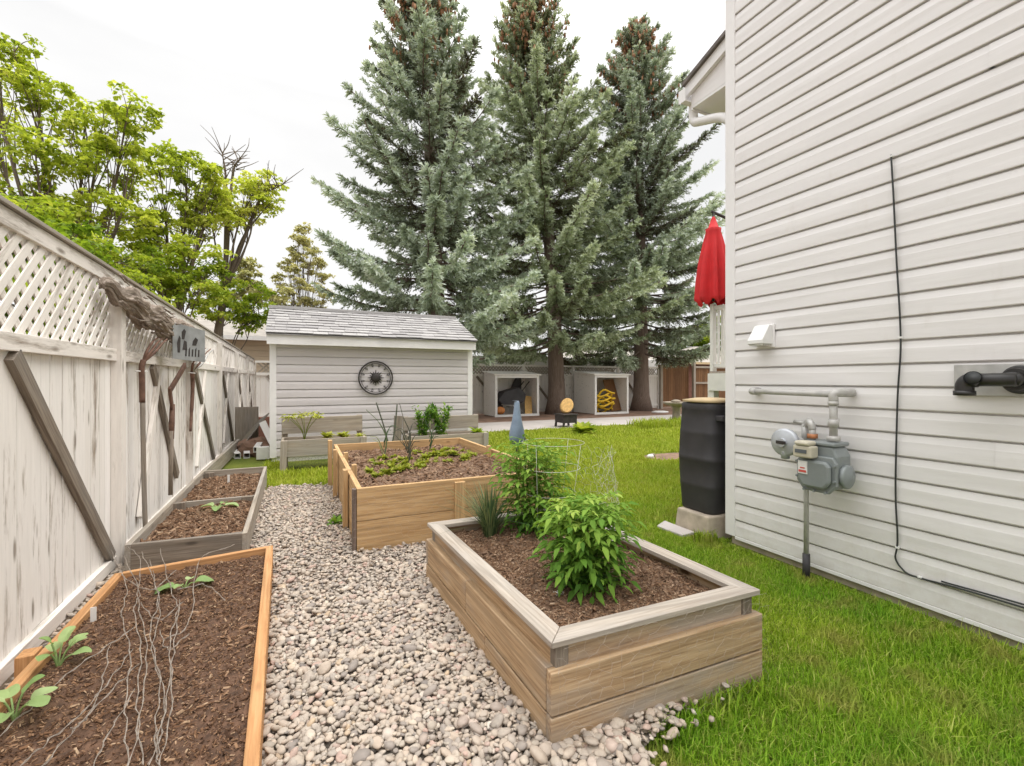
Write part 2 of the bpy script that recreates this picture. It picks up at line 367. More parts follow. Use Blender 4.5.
# ------------------------------------------------------------------ camera, sky, sun
cam=bpy.data.cameras.new('camera'); cam.sensor_width=36; cam.lens=36*FOC/1024; cam.shift_y=-3/1024; cam.clip_start=.05; cam.clip_end=2000
co=bpy.data.objects.new('camera',cam); COL.objects.link(co); co.location=(0,0,CAMH); co.rotation_euler=(R(90),0,-YAW); scene.camera=co
SUN_EL,SUN_AZ=R(62),R(118)      # azimuth clockwise from +Y: light from behind left
w=bpy.data.worlds.new('World'); scene.world=w; w.use_nodes=True; nt=w.node_tree; nt.nodes.clear()
N=lambda t,**k:(lambda o:[setattr(o,a,b) for a,b in k.items()] and o or o)(nt.nodes.new(t))
sky=N('ShaderNodeTexSky',sky_type='NISHITA',sun_disc=False,sun_elevation=SUN_EL,sun_rotation=SUN_AZ)
tc=N('ShaderNodeTexCoord'); sep=N('ShaderNodeSeparateXYZ'); nt.links.new(tc.outputs['Generated'],sep.inputs[0])
mp=N('ShaderNodeMapping'); mp.inputs['Scale'].default_value=(1,1,2.6); nt.links.new(tc.outputs['Generated'],mp.inputs[0])
nz=N('ShaderNodeTexNoise'); nz.inputs['Scale'].default_value=2.3; nz.inputs['Detail'].default_value=6; nz.inputs['Roughness'].default_value=.5; nt.links.new(mp.outputs[0],nz.inputs[0])
cr=N('ShaderNodeValToRGB'); nt.links.new(nz.outputs[0],cr.inputs[0])
for e,(p,c) in zip(cr.color_ramp.elements,((.34,(.87,.867,.865,1)),(.66,(1,.992,.98,1)))): e.position=p;e.color=c
# an overcast sky is about twice as bright overhead as at the horizon
gr=N('ShaderNodeMapRange'); gr.inputs[1].default_value=.5; gr.inputs[2].default_value=1; gr.inputs[3].default_value=6.25; gr.inputs[4].default_value=24; nt.links.new(sep.outputs[2],gr.inputs[0])
ml=N('ShaderNodeVectorMath',operation='SCALE'); nt.links.new(cr.outputs[0],ml.inputs[0]); nt.links.new(gr.outputs[0],ml.inputs['Scale'])
mx=N('ShaderNodeMix',data_type='RGBA'); mx.inputs[0].default_value=.97; nt.links.new(sky.outputs[0],mx.inputs[6]); nt.links.new(ml.outputs[0],mx.inputs[7])
bg=N('ShaderNodeBackground'); bg.inputs[1].default_value=.1; nt.links.new(mx.outputs[2],bg.inputs[0])
ow=N('ShaderNodeOutputWorld'); nt.links.new(bg.outputs[0],ow.inputs[0])
sl=bpy.data.lights.new('sun','SUN'); sl.energy=1.1; sl.angle=R(40); sl.color=(1,.94,.86)
so=bpy.data.objects.new('sun',sl); COL.objects.link(so)
sd=Vector((math.sin(SUN_AZ)*math.cos(SUN_EL),math.cos(SUN_AZ)*math.cos(SUN_EL),math.sin(SUN_EL)))
so.rotation_euler=sd.to_track_quat('Z','Y').to_euler(); so.location=(0,0,30)
vs=scene.view_settings; vs.view_transform='Standard'; vs.look='None'; vs.exposure=EXPO; vs.gamma=1; vs.use_curve_mapping=False
cy=scene.cycles; cy.use_denoising=True; cy.max_bounces=8; cy.transparent_max_bounces=4
try: cy.denoiser='OPENIMAGEDENOISE'
except Exception: pass

# ------------------------------------------------------------------ ground
def sheet(name,poly,z,mat,label=None):
    m=MB(); m.add([(x,y,z) for x,y in poly],[tuple(range(len(poly)))]); return tag(m.build(name,mat),label,kind='structure')
sheet('ground',[(-300,-300),(300,-300),(300,300),(-300,300)],-.03,M['earth'],'bare brown earth under the whole yard')
sheet('lawn',[(-1.15,-2),(20,-2),(20,11.3),(-1.15,11.3)],0,M['lawn'],'green lawn between the raised beds and the house')
GP=[(-1.15,-.5),(1.15,-.5),(1.12,1.3),(1.7,1.5),(1.7,3.7),(.5,3.75),(.5,6.15),(-.1,6.45),(-.4,6.4),(-1.15,6.3)]
sheet('gravel_path',GP,.035,M['gravel_base'],'pebble path between the raised beds')
sheet('concrete_path',[(-1.0,11.3),(30,11.0),(30,13.6),(-1.0,13.8)],.012,M['path'],'pale concrete path beyond the lawn')
sheet('soil_bed',[(-1.2,13.8),(30,13.6),(30,17.6),(-1.2,17.6)],.004,M['mulch'],'brown needle litter under the spruces')

def inside(P,x,y):
    r=np.zeros(len(x),bool); j=len(P)-1
    for i in range(len(P)):
        xi,yi=P[i];xj,yj=P[j]
        r^=((yi>y)!=(yj>y))&(x<(xj-xi)*(y-yi)/(yj-yi+1e-12)+xi); j=i
    return r
BED_A=[(-1.04,-.6),(-.055,-.6),(-.15,3.74),(-1.02,3.62)]
BED_B=[(-1.08,4.02),(-.33,3.95),(-.35,6.88),(-1.08,6.88)]
BED_D=[(.43,3.73),(2.2,3.71),(2.2,6.40),(.45,6.45)]
BED_E=[(.848,1.447),(1.94,1.404),(1.87,3.0),(.803,3.04)]
BEDS=[BED_A,BED_B,BED_D,BED_E]
def shrink(P,k):
    c=np.mean(np.array(P),0); return [tuple(c+(np.array(p)-c)*k) for p in P]

def icosphere(sub):
    import bmesh
    b=bmesh.new(); bmesh.ops.create_icosphere(b,subdivisions=sub,radius=1); b.verts.ensure_lookup_table()
    V=np.array([v.co[:] for v in b.verts]); F=np.array([[v.index for v in f.verts] for f in b.faces]); b.free(); return V,F
def stones(mb,x,y,z,size,sub):
    V,F=icosphere(sub); n=len(x)
    k=unit(9); amp=rng.normal(0,.20,(n,9)); d=1+(amp[:,None,:]*np.tanh(2.2*(V@k.T))[None]).sum(2)
    S=np.stack([size*rng.uniform(.85,1.45,n),size*rng.uniform(.65,1.0,n),size*rng.uniform(.32,.62,n)],1)
    P=V[None]*d[...,None]*S[:,None]
    a=rng.uniform(0,6.283,n); t=rng.normal(0,.35,n); ca,sa,ct,st=np.cos(a),np.sin(a),np.cos(t),np.sin(t)
    X=P[...,0]*ct[:,None]-P[...,2]*st[:,None]; Z=P[...,0]*st[:,None]+P[...,2]*ct[:,None]; Yy=P[...,1]
    Q=np.stack([X*ca[:,None]-Yy*sa[:,None]+x[:,None],X*sa[:,None]+Yy*ca[:,None]+y[:,None],Z+z[:,None]],-1)
    raw(mb,Q,[F],rng.random(n),0,True)
def scatter(x0,x1,y0,y1,step,jit=.48):
    gx,gy=np.meshgrid(np.arange(x0,x1,step),np.arange(y0,y1,step)); x=gx.ravel();y=gy.ravel()
    return x+rng.uniform(-jit,jit,len(x))*step, y+rng.uniform(-jit,jit,len(y))*step
mb=MB()
GE=[(x,y) for x,y in GP]
for (ya,yb,sub,step,zs,lay) in ((.9,3.0,2,.0215,.0142,2),(3.0,7,1,.0245,.0158,2)):
    for L in range(lay):
        x,y=scatter(-1.15,1.75,ya,yb,step)
        ok=inside(GE,x+rng.normal(0,.03,len(x)),y+rng.normal(0,.05,len(x)))
        for B in BEDS: ok&=~inside(B,x,y)
        x,y=x[ok],y[ok]; s=zs*np.exp(rng.normal(-.08,.30,len(x)))
        s*=.90;stones(mb,x,y,.040+.014*L+rng.uniform(-.004,.010,len(x))+.012*vnoise(x,y,.3),s,1 if sub==1 else (2 if L==1 else 1))
# pebbles spilling round the near corner of the weathered bed
x=rng.uniform(.75,1.3,260); y=rng.uniform(1.05,1.43,260); ok=(x<1.16-(1.43-y)*.25); stones(mb,x[ok],y[ok],rng.uniform(.05,.085,ok.sum()),.018*np.exp(rng.normal(0,.25,ok.sum())),2)
tag(mb.build('gravel',M['stone']),'rounded grey and tan pebbles filling the path between the beds','gravel',kind='stuff')

# ------------------------------------------------------------------ grass
NOGRASS=[shrink(B,1.0) for B in BEDS]+[[(3.315,-3),(9,-3),(9,2.74),(3.315,2.74)],[(3.22,2.85),(3.6,2.85),(3.6,3.2),(3.22,3.2)],[(-.4,8.75),(3.25,8.75),(3.25,11),(-.4,11)],[(-.15,7.68),(3.1,7.68),(3.1,8.75),(-.15,8.75)]]
def grass(mb,x0,x1,y0,y1,step,h,wd,seg=2):
    x,y=scatter(x0,x1,y0,y1,step,.9)
    ok=~inside(GE,x+rng.normal(0,.025,len(x)),y+rng.normal(0,.04,len(x)))
    for B in NOGRASS: ok&=~inside(B,x,y)
    ok&=((x-6.2)/.55)**2+((y-6.25)/.34)**2>1+.5*vnoise(x,y,.12,3)
    # only what this view or one a step aside could see
    d=x*math.sin(YAW)+y*math.cos(YAW); l=x*math.cos(YAW)-y*math.sin(YAW); ok&=(d>.6)&(np.abs(l)<d*1.35+.8)
    ok&=~((x<-.2)&(y>8.9))
    x,y=x[ok],y[ok]; n=len(x)
    L=h*np.exp(rng.normal(0,.33,n))*(.55+.9*vnoise(x,y,.35,5)); a=rng.uniform(0,6.283,n); lean=np.abs(rng.normal(0,.55,n))+.12
    D=np.stack([np.cos(a),np.sin(a)],1); S=np.stack([-np.sin(a+rng.normal(0,.6,n)),np.cos(a)],1)*(wd*rng.uniform(.6,1.3,n))[:,None]
    def P(t,k,ww): 
        b=np.stack([x,y],1)+D*(L*lean*t*t)[:,None]+S*ww
        return np.concatenate([b,(L*(t-.28*lean*t*t)).clip(0)[:,None]+0*b[:,:1]-.002],1)
    V=np.stack([P(0,0,-.5),P(0,0,.5),P(.55,0,-.36),P(.55,0,.36),P(1,0,0)],1)
    raw(mb,V,[[(0,1,3,2)],[(2,3,4)]],rng.random(n),0,True)
    return n
mb=MB(); tot=0
tot+=grass(mb,1.0,3.40,.4,3.3,.0064,.036,.0052)
tot+=grass(mb,1.6,6.5,3.3,5.5,.012,.048,.0078)
tot+=grass(mb,-.45,6.0,5.5,8.9,.019,.052,.0115)
tot+=grass(mb,5.0,9.5,4.0,8.9,.022,.052,.0135)
tot+=grass(mb,1.5,14,8.9,11.25,.032,.06,.02)
# long tufts the mower misses: along the house, the block, the beds
for (xa,xb,ya,yb,n,h) in ((3.25,3.31,.3,2.66,500,.035),(1.90,1.99,1.45,3.0,700,.10),(1.25,1.95,1.28,1.42,500,.075),(3.1,3.3,2.78,2.9,200,.10),(2.2,2.28,3.8,6.3,600,.12),(-.3,.44,6.45,6.75,500,.10),(9.0,11.2,9.9,10.9,1500,.26),(-.3,1.5,7.15,7.58,900,.10),(1.8,2.2,3.3,3.7,500,.10)):
    x=rng.uniform(xa,xb,n);y=rng.uniform(ya,yb,n);L=h*rng.uniform(.5,1.3,n);a=rng.uniform(0,6.28,n);ln=rng.uniform(.1,.8,n);wd=.005+.0011*math.hypot(xa,ya)
    D=np.stack([np.cos(a),np.sin(a),0*a],1);S=np.stack([-np.sin(a),np.cos(a),0*a],1)*wd;B=np.stack([x,y,0*x],1);U=np.array([0,0,1.])
    V=np.stack([B-S*.5,B+S*.5,B+D*(L*ln*.3)[:,None]+U*(L*.6)[:,None]-S*.4,B+D*(L*ln*.3)[:,None]+U*(L*.6)[:,None]+S*.4,B+D*(L*ln)[:,None]+U*(L*(1-.2*ln))[:,None]],1)
    raw(mb,V,[[(0,1,3,2)],[(2,3,4)]],rng.random(n),0,True)
tag(mb.build('grass',M['grass']),'mown green grass with yellowish patches in front of the house','grass',kind='stuff')
print('blades',tot)

# ------------------------------------------------------------------ soil in the beds
def soil(name,P,z,label,n,cl,amp=.025,light=False,res=70):
    P=np.array(P); mb=MB()
    u,v=np.meshgrid(np.linspace(0,1,res),np.linspace(0,1,res)); u=u.ravel();v=v.ravel()
    bil=lambda u,v:(P[0]*((1-u)*(1-v))[:,None]+P[1]*(u*(1-v))[:,None]+P[2]*(u*v)[:,None]+P[3]*((1-u)*v)[:,None])
    hh=lambda q:z+amp*(vnoise(q[:,0],q[:,1],.22,8)+.6*vnoise(q[:,0],q[:,1],.07,9)+.5*vnoise(q[:,0],q[:,1],.028,4)-1)
    q=bil(u,v); V=np.column_stack([q,hh(q)+rng.normal(0,.0025,len(q))])
    i=np.arange(res-1);I,J=np.meshgrid(i,i);b=(J*res+I).ravel(); F=np.stack([b,b+1,b+res+1,b+res],1)
    mb.add(V,F,0,None,None,True)
    u=rng.uniform(.01,.99,n);v=rng.uniform(.01,.99,n);q=bil(u,v); Z=hh(q)+rng.uniform(-.003,.006,n)
    L=cl*np.exp(rng.normal(0,.45,n)); W=L*rng.uniform(.16,.5,n); T=L*rng.uniform(.06,.2,n)
    a=rng.uniform(0,6.283,n); t=rng.normal(0,.38,n); D=np.stack([np.cos(a)*np.cos(t),np.sin(a)*np.cos(t),np.sin(t)],1)
    S=np.cross(D,np.array([0,0,1.])+rng.normal(0,.4,(n,3))); S/=np.linalg.norm(S,axis=1,keepdims=True); N=np.cross(S,D)
    C=np.column_stack([q,Z]); c=lambda a,b,e: C+D*(L*a*.5)[:,None]+S*(W*b*.5)[:,None]+N*(T*e)[:,None]
    V=np.stack([c(-1,-.7,0),c(-.8,.8,0),c(1,.5,0),c(.85,-.9,0),c(-.8,-.5,1),c(-.6,.6,1),c(.8,.3,1),c(.7,-.6,1)],1)
    raw(mb,V,[[(4,7,6,5),(0,4,5,1),(1,5,6,2),(2,6,7,3),(3,7,4,0)]],rng.random(n),1)
    return tag(mb.build(name,[M['lightsoil'],M['chip_light']] if light else [M['soil'],M['chip']]),label,'soil',kind='stuff')
soil('soil',shrink([(-1.0,.5),(-.10,.5),(-.19,3.70),(-1.0,3.58)],1),.155,'dark brown bark mulch filling the near cedar framed bed by the fence',42000,.0105,.028)
soil('soil',[(-1.04,4.05),(-.37,4.0),(-.38,6.84),(-1.04,6.84)],.175,'brown chip mulch in the low grey bed along the fence',9000,.024,.03,True)
soil('soil',[(.48,3.78),(2.16,3.76),(2.16,6.36),(.49,6.40)],.44,'crumbly brown soil in the tall cedar bed',9000,.026,.05,True)
soil('soil',[(.90,1.50),(1.90,1.455),(1.83,2.95),(.86,2.99)],.365,'brown wood chip mulch in the weathered bed with the tomatoes',38000,.0112,.045,True)
# ------------------------------------------------------------------ long worn white fence along the left
FX=-1.2
def ftop(y): return 2.19-.0107*(y-2.8)
def frail(y): return 1.575+.0036*(y-2.8)
fence=thing('wooden_fence','long worn white board fence with lattice top and grey braces beside the low beds','fence',(FX,8,0))
posts=[-.66+2.44*i for i in range(8)]
for i in range(7):
    y0,y1=posts[i],posts[i+1]
    mb=MB(); y=y0
    while y<y1-.02:
        wd=min(random.choice((.095,.1,.14,.145,.15,.09)),y1-y); dx=random.uniform(-.004,.004)
        mb.box(FX-.022+dx,FX+dx,y,y+wd-random.choice((.005,.007,.011)),.11+random.uniform(-.006,.006),frail(y)-.02); y+=wd
    mb.build('plank_panel',M['fence_white'],fence)
    # lattice of crossed laths
    mb=MB(); za,zb=frail(y0)+.035,ftop(y0)-.03; hh=zb-za
    for sgn,xo in ((1,.012),(-1,.002)):
        s=y0-hh
        while s<y1:
            a0,z0,a1,z1=(s,za,s+hh,zb) if sgn>0 else (s+hh,za,s,zb)
            def clip(a,z,b,w):
                if a<y0: t=(y0-a)/(b-a); return y0,z+(w-z)*t
                if a>y1: t=(y1-a)/(b-a); return y1,z+(w-z)*t
                return a,z
            p=clip(a0,z0,a1,z1);q=clip(a1,z1,a0,z0)
            if abs(p[0]-q[0])>.04: mb.beam((FX-.02+xo,p[0],p[1]),(FX-.02+xo,q[0],q[1]),.008,.045,up=(0,.0,1))
            s+=.118
    mb.build('lattice',M['rail_white'],fence)
    mb=MB(); mb.beam((FX+.018,y0,frail(y0)),(FX+.018,y1,frail(y1)),.036,.085); mb.build('rail',M['rail_white'],fence,.003)
    mb=MB(); mb.beam((FX+.018,y0,.10),(FX+.018,y1,.10),.036,.075); mb.build('rail',M['rail_white'],fence,.003)
    mb=MB(); mb.beam((FX-.004,y0,ftop(y0)-.045),(FX-.004,y1,ftop(y1)-.045),.03,.085); mb.build('top_board',M['rail_white'],fence,.003)
    mb=MB(); mb.beam((FX-.03,y0,ftop(y0)+.012),(FX-.03,y1,ftop(y1)+.012),.12,.022); mb.build('cap_rail',M['old_board'],fence,.003)
    mb=MB(); mb.box(FX-.02,FX+.066,y1-.045,y1+.045,.0,ftop(y1)-.09); mb.build('post',M['rail_white'],fence,.004)
    # grey diagonal brace
    if i==1: br=((2.88,1.52),(4.13,.14))
    elif i==2: br=((5.15,1.53),(6.1,.35))
    else: br=((y0+.45,1.53),(y0+1.95,.15))
    mb=MB(); mb.beam((FX+.019,br[0][0],br[0][1]),(FX+.019,br[1][0],br[1][1]),.034,.088); mb.build('brace',M['grey_wood'],fence,.003)
    if i>=2:
        mb=MB(); mb.beam((FX+.021,y0+.55,.25),(FX+.021,y0+1.15,1.52),.034,.075); mb.build('brace',M['rail_white'],fence,.003)

# ------------------------------------------------------------------ back fence
bf=thing('lattice_fence','white back fence with a lattice top standing behind the spruce trunks','fence',(7,17,0))
def back_piece(x0,x1):
    mb=MB(); x=x0
    while x<x1-.02:
        wd=min(random.uniform(.13,.17),x1-x); mb.box(x,x+wd-.006,17,17.025,.06,1.58); x+=wd
    mb.build('plank_panel',M['box_white'],bf)
    mb=MB()
    for sgn in (1,-1):
        s=x0-.36
        while s<x1:
            p=(s,1.62);q=(s+.36,1.98)
            if sgn<0: p,q=(s+.36,1.62),(s,1.98)
            if min(p[0],q[0])>=x0 and max(p[0],q[0])<=x1: mb.beam((p[0],16.99+.011*sgn,p[1]),(q[0],16.99+.011*sgn,q[1]),.009,.05)
            s+=.14
    mb.build('lattice',M['old_board'],bf)
    for z,h in ((1.6,.09),(2.0,.07),(.2,.09)):
        m2=MB(); m2.beam((x0,16.965,z),(x1,16.965,z),.04,h); m2.build('rail',M['box_white'],bf)
    m2=MB(); m2.box(x1-.05,x1+.05,16.93,17.03,0,2.04); m2.build('post',M['box_white'],bf)
    m2=MB(); m2.beam((x0+.35,16.96,1.55),(x0+1.5,16.96,.2),.035,.09); m2.build('brace',M['grey_wood'],bf)
for k in range(7): back_piece(-1.2+2.45*k,-1.2+2.45*(k+1))

br=thing('board_fence','brown stained board fence at the far right end of the back yard','fence',(17,17,0))
def brown_panel(x0,x1,y,zt):
    mb=MB();x=x0
    while x<x1-.02:
        wd=min(.14,x1-x);mb.box(x,x+wd-.008,y,y+.022,.08,zt+random.uniform(-.01,.01));x+=wd
    mb.build('plank_panel',M['brown_fence'],br)
brown_panel(16.05,18.1,17.1,2.15); brown_panel(18.3,24,16.9,2.05)
for x,z,mt in ((18.2,2.35,'old_board'),(16.02,2.1,'old_board'),(24,2.1,'old_board')):
    mb=MB();mb.box(x-.07,x+.07,16.8,16.93,0,z);mb.build('post',M[mt],br)
for z in (2.06,1.25,.3):
    mb=MB();mb.beam((18.28,16.86,z),(24,16.86,z),.05,.10);mb.build('rail',M['old_board'],br)

# ------------------------------------------------------------------ lap siding
def siding(mb,org,du,nrm,length,z0,z1,e=.1425,topcut=None,mat=0,seams=True):
    """courses of lapped vinyl, org at the left bottom, du along the wall, nrm outwards"""
    org=np.array(org,float);du=np.array(du,float);nrm=np.array(nrm,float);z=z0
    prof=[(-.012,0),(.012,0),(.014,.005),(.0118,e*.62),(.0102,e*.67),(.004,e-.012),(-.012,e-.010)]
    while z<z1-.01:
        cuts=[0,length]
        if seams and random.random()<.6: cuts=[0,random.uniform(.25,.75)*length,length]
        for i in range(len(cuts)-1):
            a,b=cuts[i],cuts[i+1]; o=.0032*i
            V=[]
            for t in (a-(0 if i==0 else .02),b):
                for (k,h) in prof: V.append(org+du*t+nrm*(k+o)+np.array([0,0,z-z0+min(h,z1-z)]))
            n=len(prof); mb.add(V,[(j,j+1,j+1+n,j+n) for j in range(n-1)],mat)
        z+=e
# ------------------------------------------------------------------ the house
HX,HY=3.37,2.745
house=thing('house','pale grey vinyl sided house wall with white corner trim along the lawn','house',(HX,HY,0))
mb=MB(); siding(mb,(HX,HY-.07,.08),(0,-1,0),(-1,0,0),6,.08,6.2); mb.build('wall',M['siding'],house)
mb=MB(); siding(mb,(9,HY,.08),(-1,0,0),(0,1,0),9-HX-.07,.08,6.2); mb.build('wall',M['siding'],house)
mb=MB(); mb.box(HX+.014,8.9,-3.4,HY-.014,.1,6.2); mb.build('core_wall',M['trim'],house)
mb=MB(); mb.box(HX-.018,HX+.012,HY-.075,HY+.018,.075,6.2); mb.box(HX+.0125,HX+.075,HY-.012,HY+.018,.075,6.2); mb.build('corner_trim',M['trim'],house,.004)
mb=MB(); mb.box(HX-.016,HX+.01,-3.4,HY-.076,.055,.079); mb.build('starter_strip',M['trim'],house,.002)
mb=MB(); mb.box(HX+.02,8.85,-3.4,HY-.02,-.3,.098); mb.build('foundation',M['concrete'],house)
# eave of the roof behind the corner: rake, soffit, gutter
er=thing('eave','white boxed roof eave with dark shingle edge jutting past the house corner','eave',(HX+.1,HY+.4,4.2))
sl_=.36
rf=MB()
def rz(y): return 4.23-(y-3.22)*sl_
rf.hexa(np.array([(HX-.02,3.25,rz(3.25)),(9,3.25,rz(3.25)),(9,HY+.02,rz(HY+.02)),(HX-.02,HY+.02,rz(HY+.02)),(HX-.02,3.25,rz(3.25)+.035),(9,3.25,rz(3.25)+.035),(9,HY+.02,rz(HY+.02)+.035),(HX-.02,HY+.02,rz(HY+.02)+.035)]))
rf.build('roof_edge',M['roof_dark'],er)
mb=MB(); mb.prism([(HY+.022,4.02),(3.18,4.02),(3.18,rz(3.18)-.11),(HY+.022,rz(HY+.022)-.11)],'x',HX+.05,HX+.07); mb.build('end_panel',M['siding'],er)
mb=MB(); mb.prism([(HY+.022,rz(HY+.022)-.11),(3.235,rz(3.235)-.11),(3.235,rz(3.235)-.002),(HY+.022,rz(HY+.022)-.002)],'x',HX+.01,HX+.048); mb.build('rake_board',M['trim'],er)
mb=MB(); mb.box(HX+.05,9,HY+.03,3.18,3.995,4.017); mb.build('soffit',M['white_plastic'],er)
mb=MB(); mb.box(HX+.05,9,3.182,3.2,3.98,4.20); mb.build('fascia',M['trim'],er)
gt=MB(); gt.prism([(3.202,4.06),(3.26,4.06),(3.29,4.12),(3.29,4.185),(3.28,4.185),(3.275,4.13),(3.25,4.075),(3.202,4.075)],'x',HX-.02,9); gt.box(HX-.024,HX-.021,3.203,3.288,4.061,4.185); gt=gt.build('gutter',M['trim'],er)
mb=MB(); mb.tube(spline([(HX+.12,3.24,4.07),(HX+.12,3.24,3.97),(HX+.12,3.22,3.90),(HX+.12,3.12,3.86),(HX+.12,2.95,3.80),(HX+.12,2.86,3.74),(HX+.12,2.815,3.66),(HX+.12,2.81,3.4)],6),.042,10); mb.build('downspout',M['trim'],er)
mb=MB(); mb.tube([(HX+.12,2.81,3.4),(HX+.12,2.81,.3)],.042,10); mb.build('downspout',M['trim'],er)

# ------------------------------------------------------------------ shed
SX0,SX1,SY0,SY1=-.386,3.22,8.70,11.1
shed=thing('garden_shed','grey sided garden shed with shingle roof behind the planters','shed',(1.4,9.9,.1))
mb=MB(); siding(mb,(SX1-.08,SY0,.1),(-1,0,0),(0,-1,0),SX1-SX0-.16,.1,2.04,seams=False)
siding(mb,(SX0,SY0+.08,.1),(0,1,0),(-1,0,0),SY1-SY0-.1,.1,2.04,seams=False)
siding(mb,(SX1,SY1,.1),(0,-1,0),(1,0,0),SY1-SY0-.1,.1,2.04,seams=False); mb.build('wall',M['siding_shed'],shed)
mb=MB(); mb.box(SX0+.014,SX1-.014,SY0+.014,SY1-.014,.0,2.1); mb.build('core_wall',M['trim_shed'],shed)
mb=MB(); yr=(SY0+SY1)/2
for x in (SX0+.002,SX1-.022): mb.prism([(SY0,2.05),(SY1,2.05),(yr,2.58)],'x',x,x+.02)
mb.build('gable',M['siding_shed'],shed)
for x in (SX0,SX1-.07):
    mb=MB(); mb.box(x-.016,x+.086,SY0-.018,SY0+.012,.08,2.03); mb.build('corner_trim',M['trim_shed'],shed,.003)
def sz(y): return 2.18+(y-8.47)*.44
mb=MB(); mb.box(SX0-.05,SX1+.02,8.5,8.53,1.995,2.172); mb.build('fascia',M['trim_shed'],shed,.003)
mb=MB()
for x in (SX0-.055,SX1+.0):
    for s in (0,1):
        a,b=(8.533,sz(8.53)-.025),(yr,sz(yr)-.025)
        if s: a=(2*yr-a[0],a[1])
        mb.beam((x+.011,a[0],a[1]-.06),(x+.011,b[0],b[1]-.06),.022,.11)
mb.build('bargeboard',M['trim_shed'],shed)
mb=MB(); mb.box(SX0-.03,SX1+.0,8.531,SY0-.02,2.02,2.032); mb.build('soffit',M['trim_shed'],shed)
rw=10; n_=MB(); L=(yr-8.45)
x0r,x1r=SX0-.07,SX1+.04
for side in (0,1):
    for r in range(rw):
        ya=8.45+L*r/rw; yb=8.45+L*(r+1.35)/rw; yb=min(yb,yr)
        x=x0r-random.uniform(0,.25)
        while x<x1r:
            ww=random.uniform(.18,.30); xa,xb=max(x,x0r),min(x+ww-.004,x1r); lift=random.uniform(0,.009)
            if xb-xa>.02:
                dy=random.uniform(-.014,.014); 
                P=[(xa,ya+dy,sz(ya+dy)+.010+lift),(xb,ya+dy,sz(ya+dy)+.010+lift),(xb,yb,sz(yb)-.008),(xa,yb,sz(yb)-.008)]
                if side: P=[(p[0],2*yr-p[1],p[2]) for p in P][::-1]
                V=P+[(p[0],p[1],p[2]+.009) for p in P]
                n_.hexa(np.array(V))
            x+=ww
n_.box(x0r,x1r,yr-.10,yr+.10,sz(yr)-.02,sz(yr)+.022)
for side in (0,1):
    P=[(x0r+.01,8.47,sz(8.47)-.03),(x1r-.01,8.47,sz(8.47)-.03),(x1r-.01,yr,sz(yr)-.03),(x0r+.01,yr,sz(yr)-.03)]
    if side: P=[(p[0],2*yr-p[1],p[2]) for p in P][::-1]
    n_.hexa(np.array(P+[(p[0],p[1],p[2]+.018) for p in P]))
n_.build('roof',M['shingle'],shed)
# sunburst wheel hung on the shed
md=thing('wall_medallion','round dark iron sunburst ornament hanging on the shed wall','wall ornament',(1.33,8.655,1.44))
def ring(mb,c,r,t,ax,n=40):
    pts=[]
    for k in range(n+1):
        a=2*math.pi*k/n
        pts.append((c[0]+r*math.cos(a),c[1],c[2]+r*math.sin(a)) if ax=='y' else (c[0]+r*math.cos(a),c[1]+r*math.sin(a),c[2]))
    mb.tube(pts,t,6,cap=False)
C=(1.33,8.655,1.44)
mb=MB(); ring(mb,C,.30,.014,'y'); ring(mb,C,.265,.005,'y'); mb.build('rim',M['iron'],md)
mb=MB(); mb.lathe([(.0,-.03),(.06,-.028),(.085,-.01),(.085,.012),(0,.014)],C,20,axis='y'); mb.build('sun_face',M['iron'],md)
for k in range(16):
    a=2*math.pi*k/16; ca,sa=math.cos(a),math.sin(a); L=.145 if k%2==0 else .12
    mb=MB(); mb.beam((C[0]+.07*ca,C[1],C[2]+.07*sa),(C[0]+L*ca,C[1],C[2]+L*sa),.008,.026,up=(-sa,0,ca),taper=.35); mb.build('ray',M['iron'],md)
for k in range(12):
    a=2*math.pi*k/12+.26; ca,sa=math.cos(a),math.sin(a)
    mb=MB(); mb.tube([(C[0]+.20*ca,C[1],C[2]+.20*sa),(C[0]+.265*ca,C[1],C[2]+.265*sa)],.0045,5)
    for d in (-.5,.5):
        q=spline([(C[0]+.205*ca,C[1],C[2]+.205*sa),(C[0]+.235*math.cos(a+d*.16),C[1],C[2]+.235*math.sin(a+d*.16)),(C[0]+.262*math.cos(a+d*.05),C[1],C[2]+.262*math.sin(a+d*.05))],4); mb.tube(q,.0035,5)
    mb.build('spoke',M['iron'],md)

# ------------------------------------------------------------------ houses beyond the fences
nh=thing('neighbour_house','tan sided neighbouring house low behind the left fence and trees','house',(-3,21,0))
mb=MB(); siding(mb,(0.6,19.5,.3),(-1,0,0),(0,-1,0),9,.3,2.95,e=.2,seams=False); mb.build('wall',M['tan_house'],nh)
mb=MB(); mb.box(-8.4,.58,19.52,26,0,2.95); mb.build('core_wall',M['tan_house'],nh)
mb=MB(); mb.prism([(19.0,2.95),(26.5,2.95),(22.7,4.1)],'x',-8.8,1.0); mb.build('roof',M['roof_brown'],nh)
mb=MB(); mb.box(-8.8,1.0,18.95,18.99,2.85,3.0); mb.build('fascia',M['trim'],nh)
tr=thing('trailer','long white trailer with a rounded end parked behind the back fence','trailer',(10,21,0))
def rr(x0,x1,z0,z1,r):
    return [(x0,z0),(x1,z0),(x1,z1-r)]+[(x1-r+r*math.cos(a),z1-r+r*math.sin(a)) for a in (.3,.7,1.1,1.57)]+[(x0+r*math.cos(a),z1-r+r*math.sin(a)) for a in (1.57,2,2.4,2.8)]
mb=MB(); mb.prism([(p[0],p[1]) for p in rr(5.2,19.6,.5,2.56,.45)],'y',20,22.3); mb.build('body',M['white_plastic'],tr,.03)
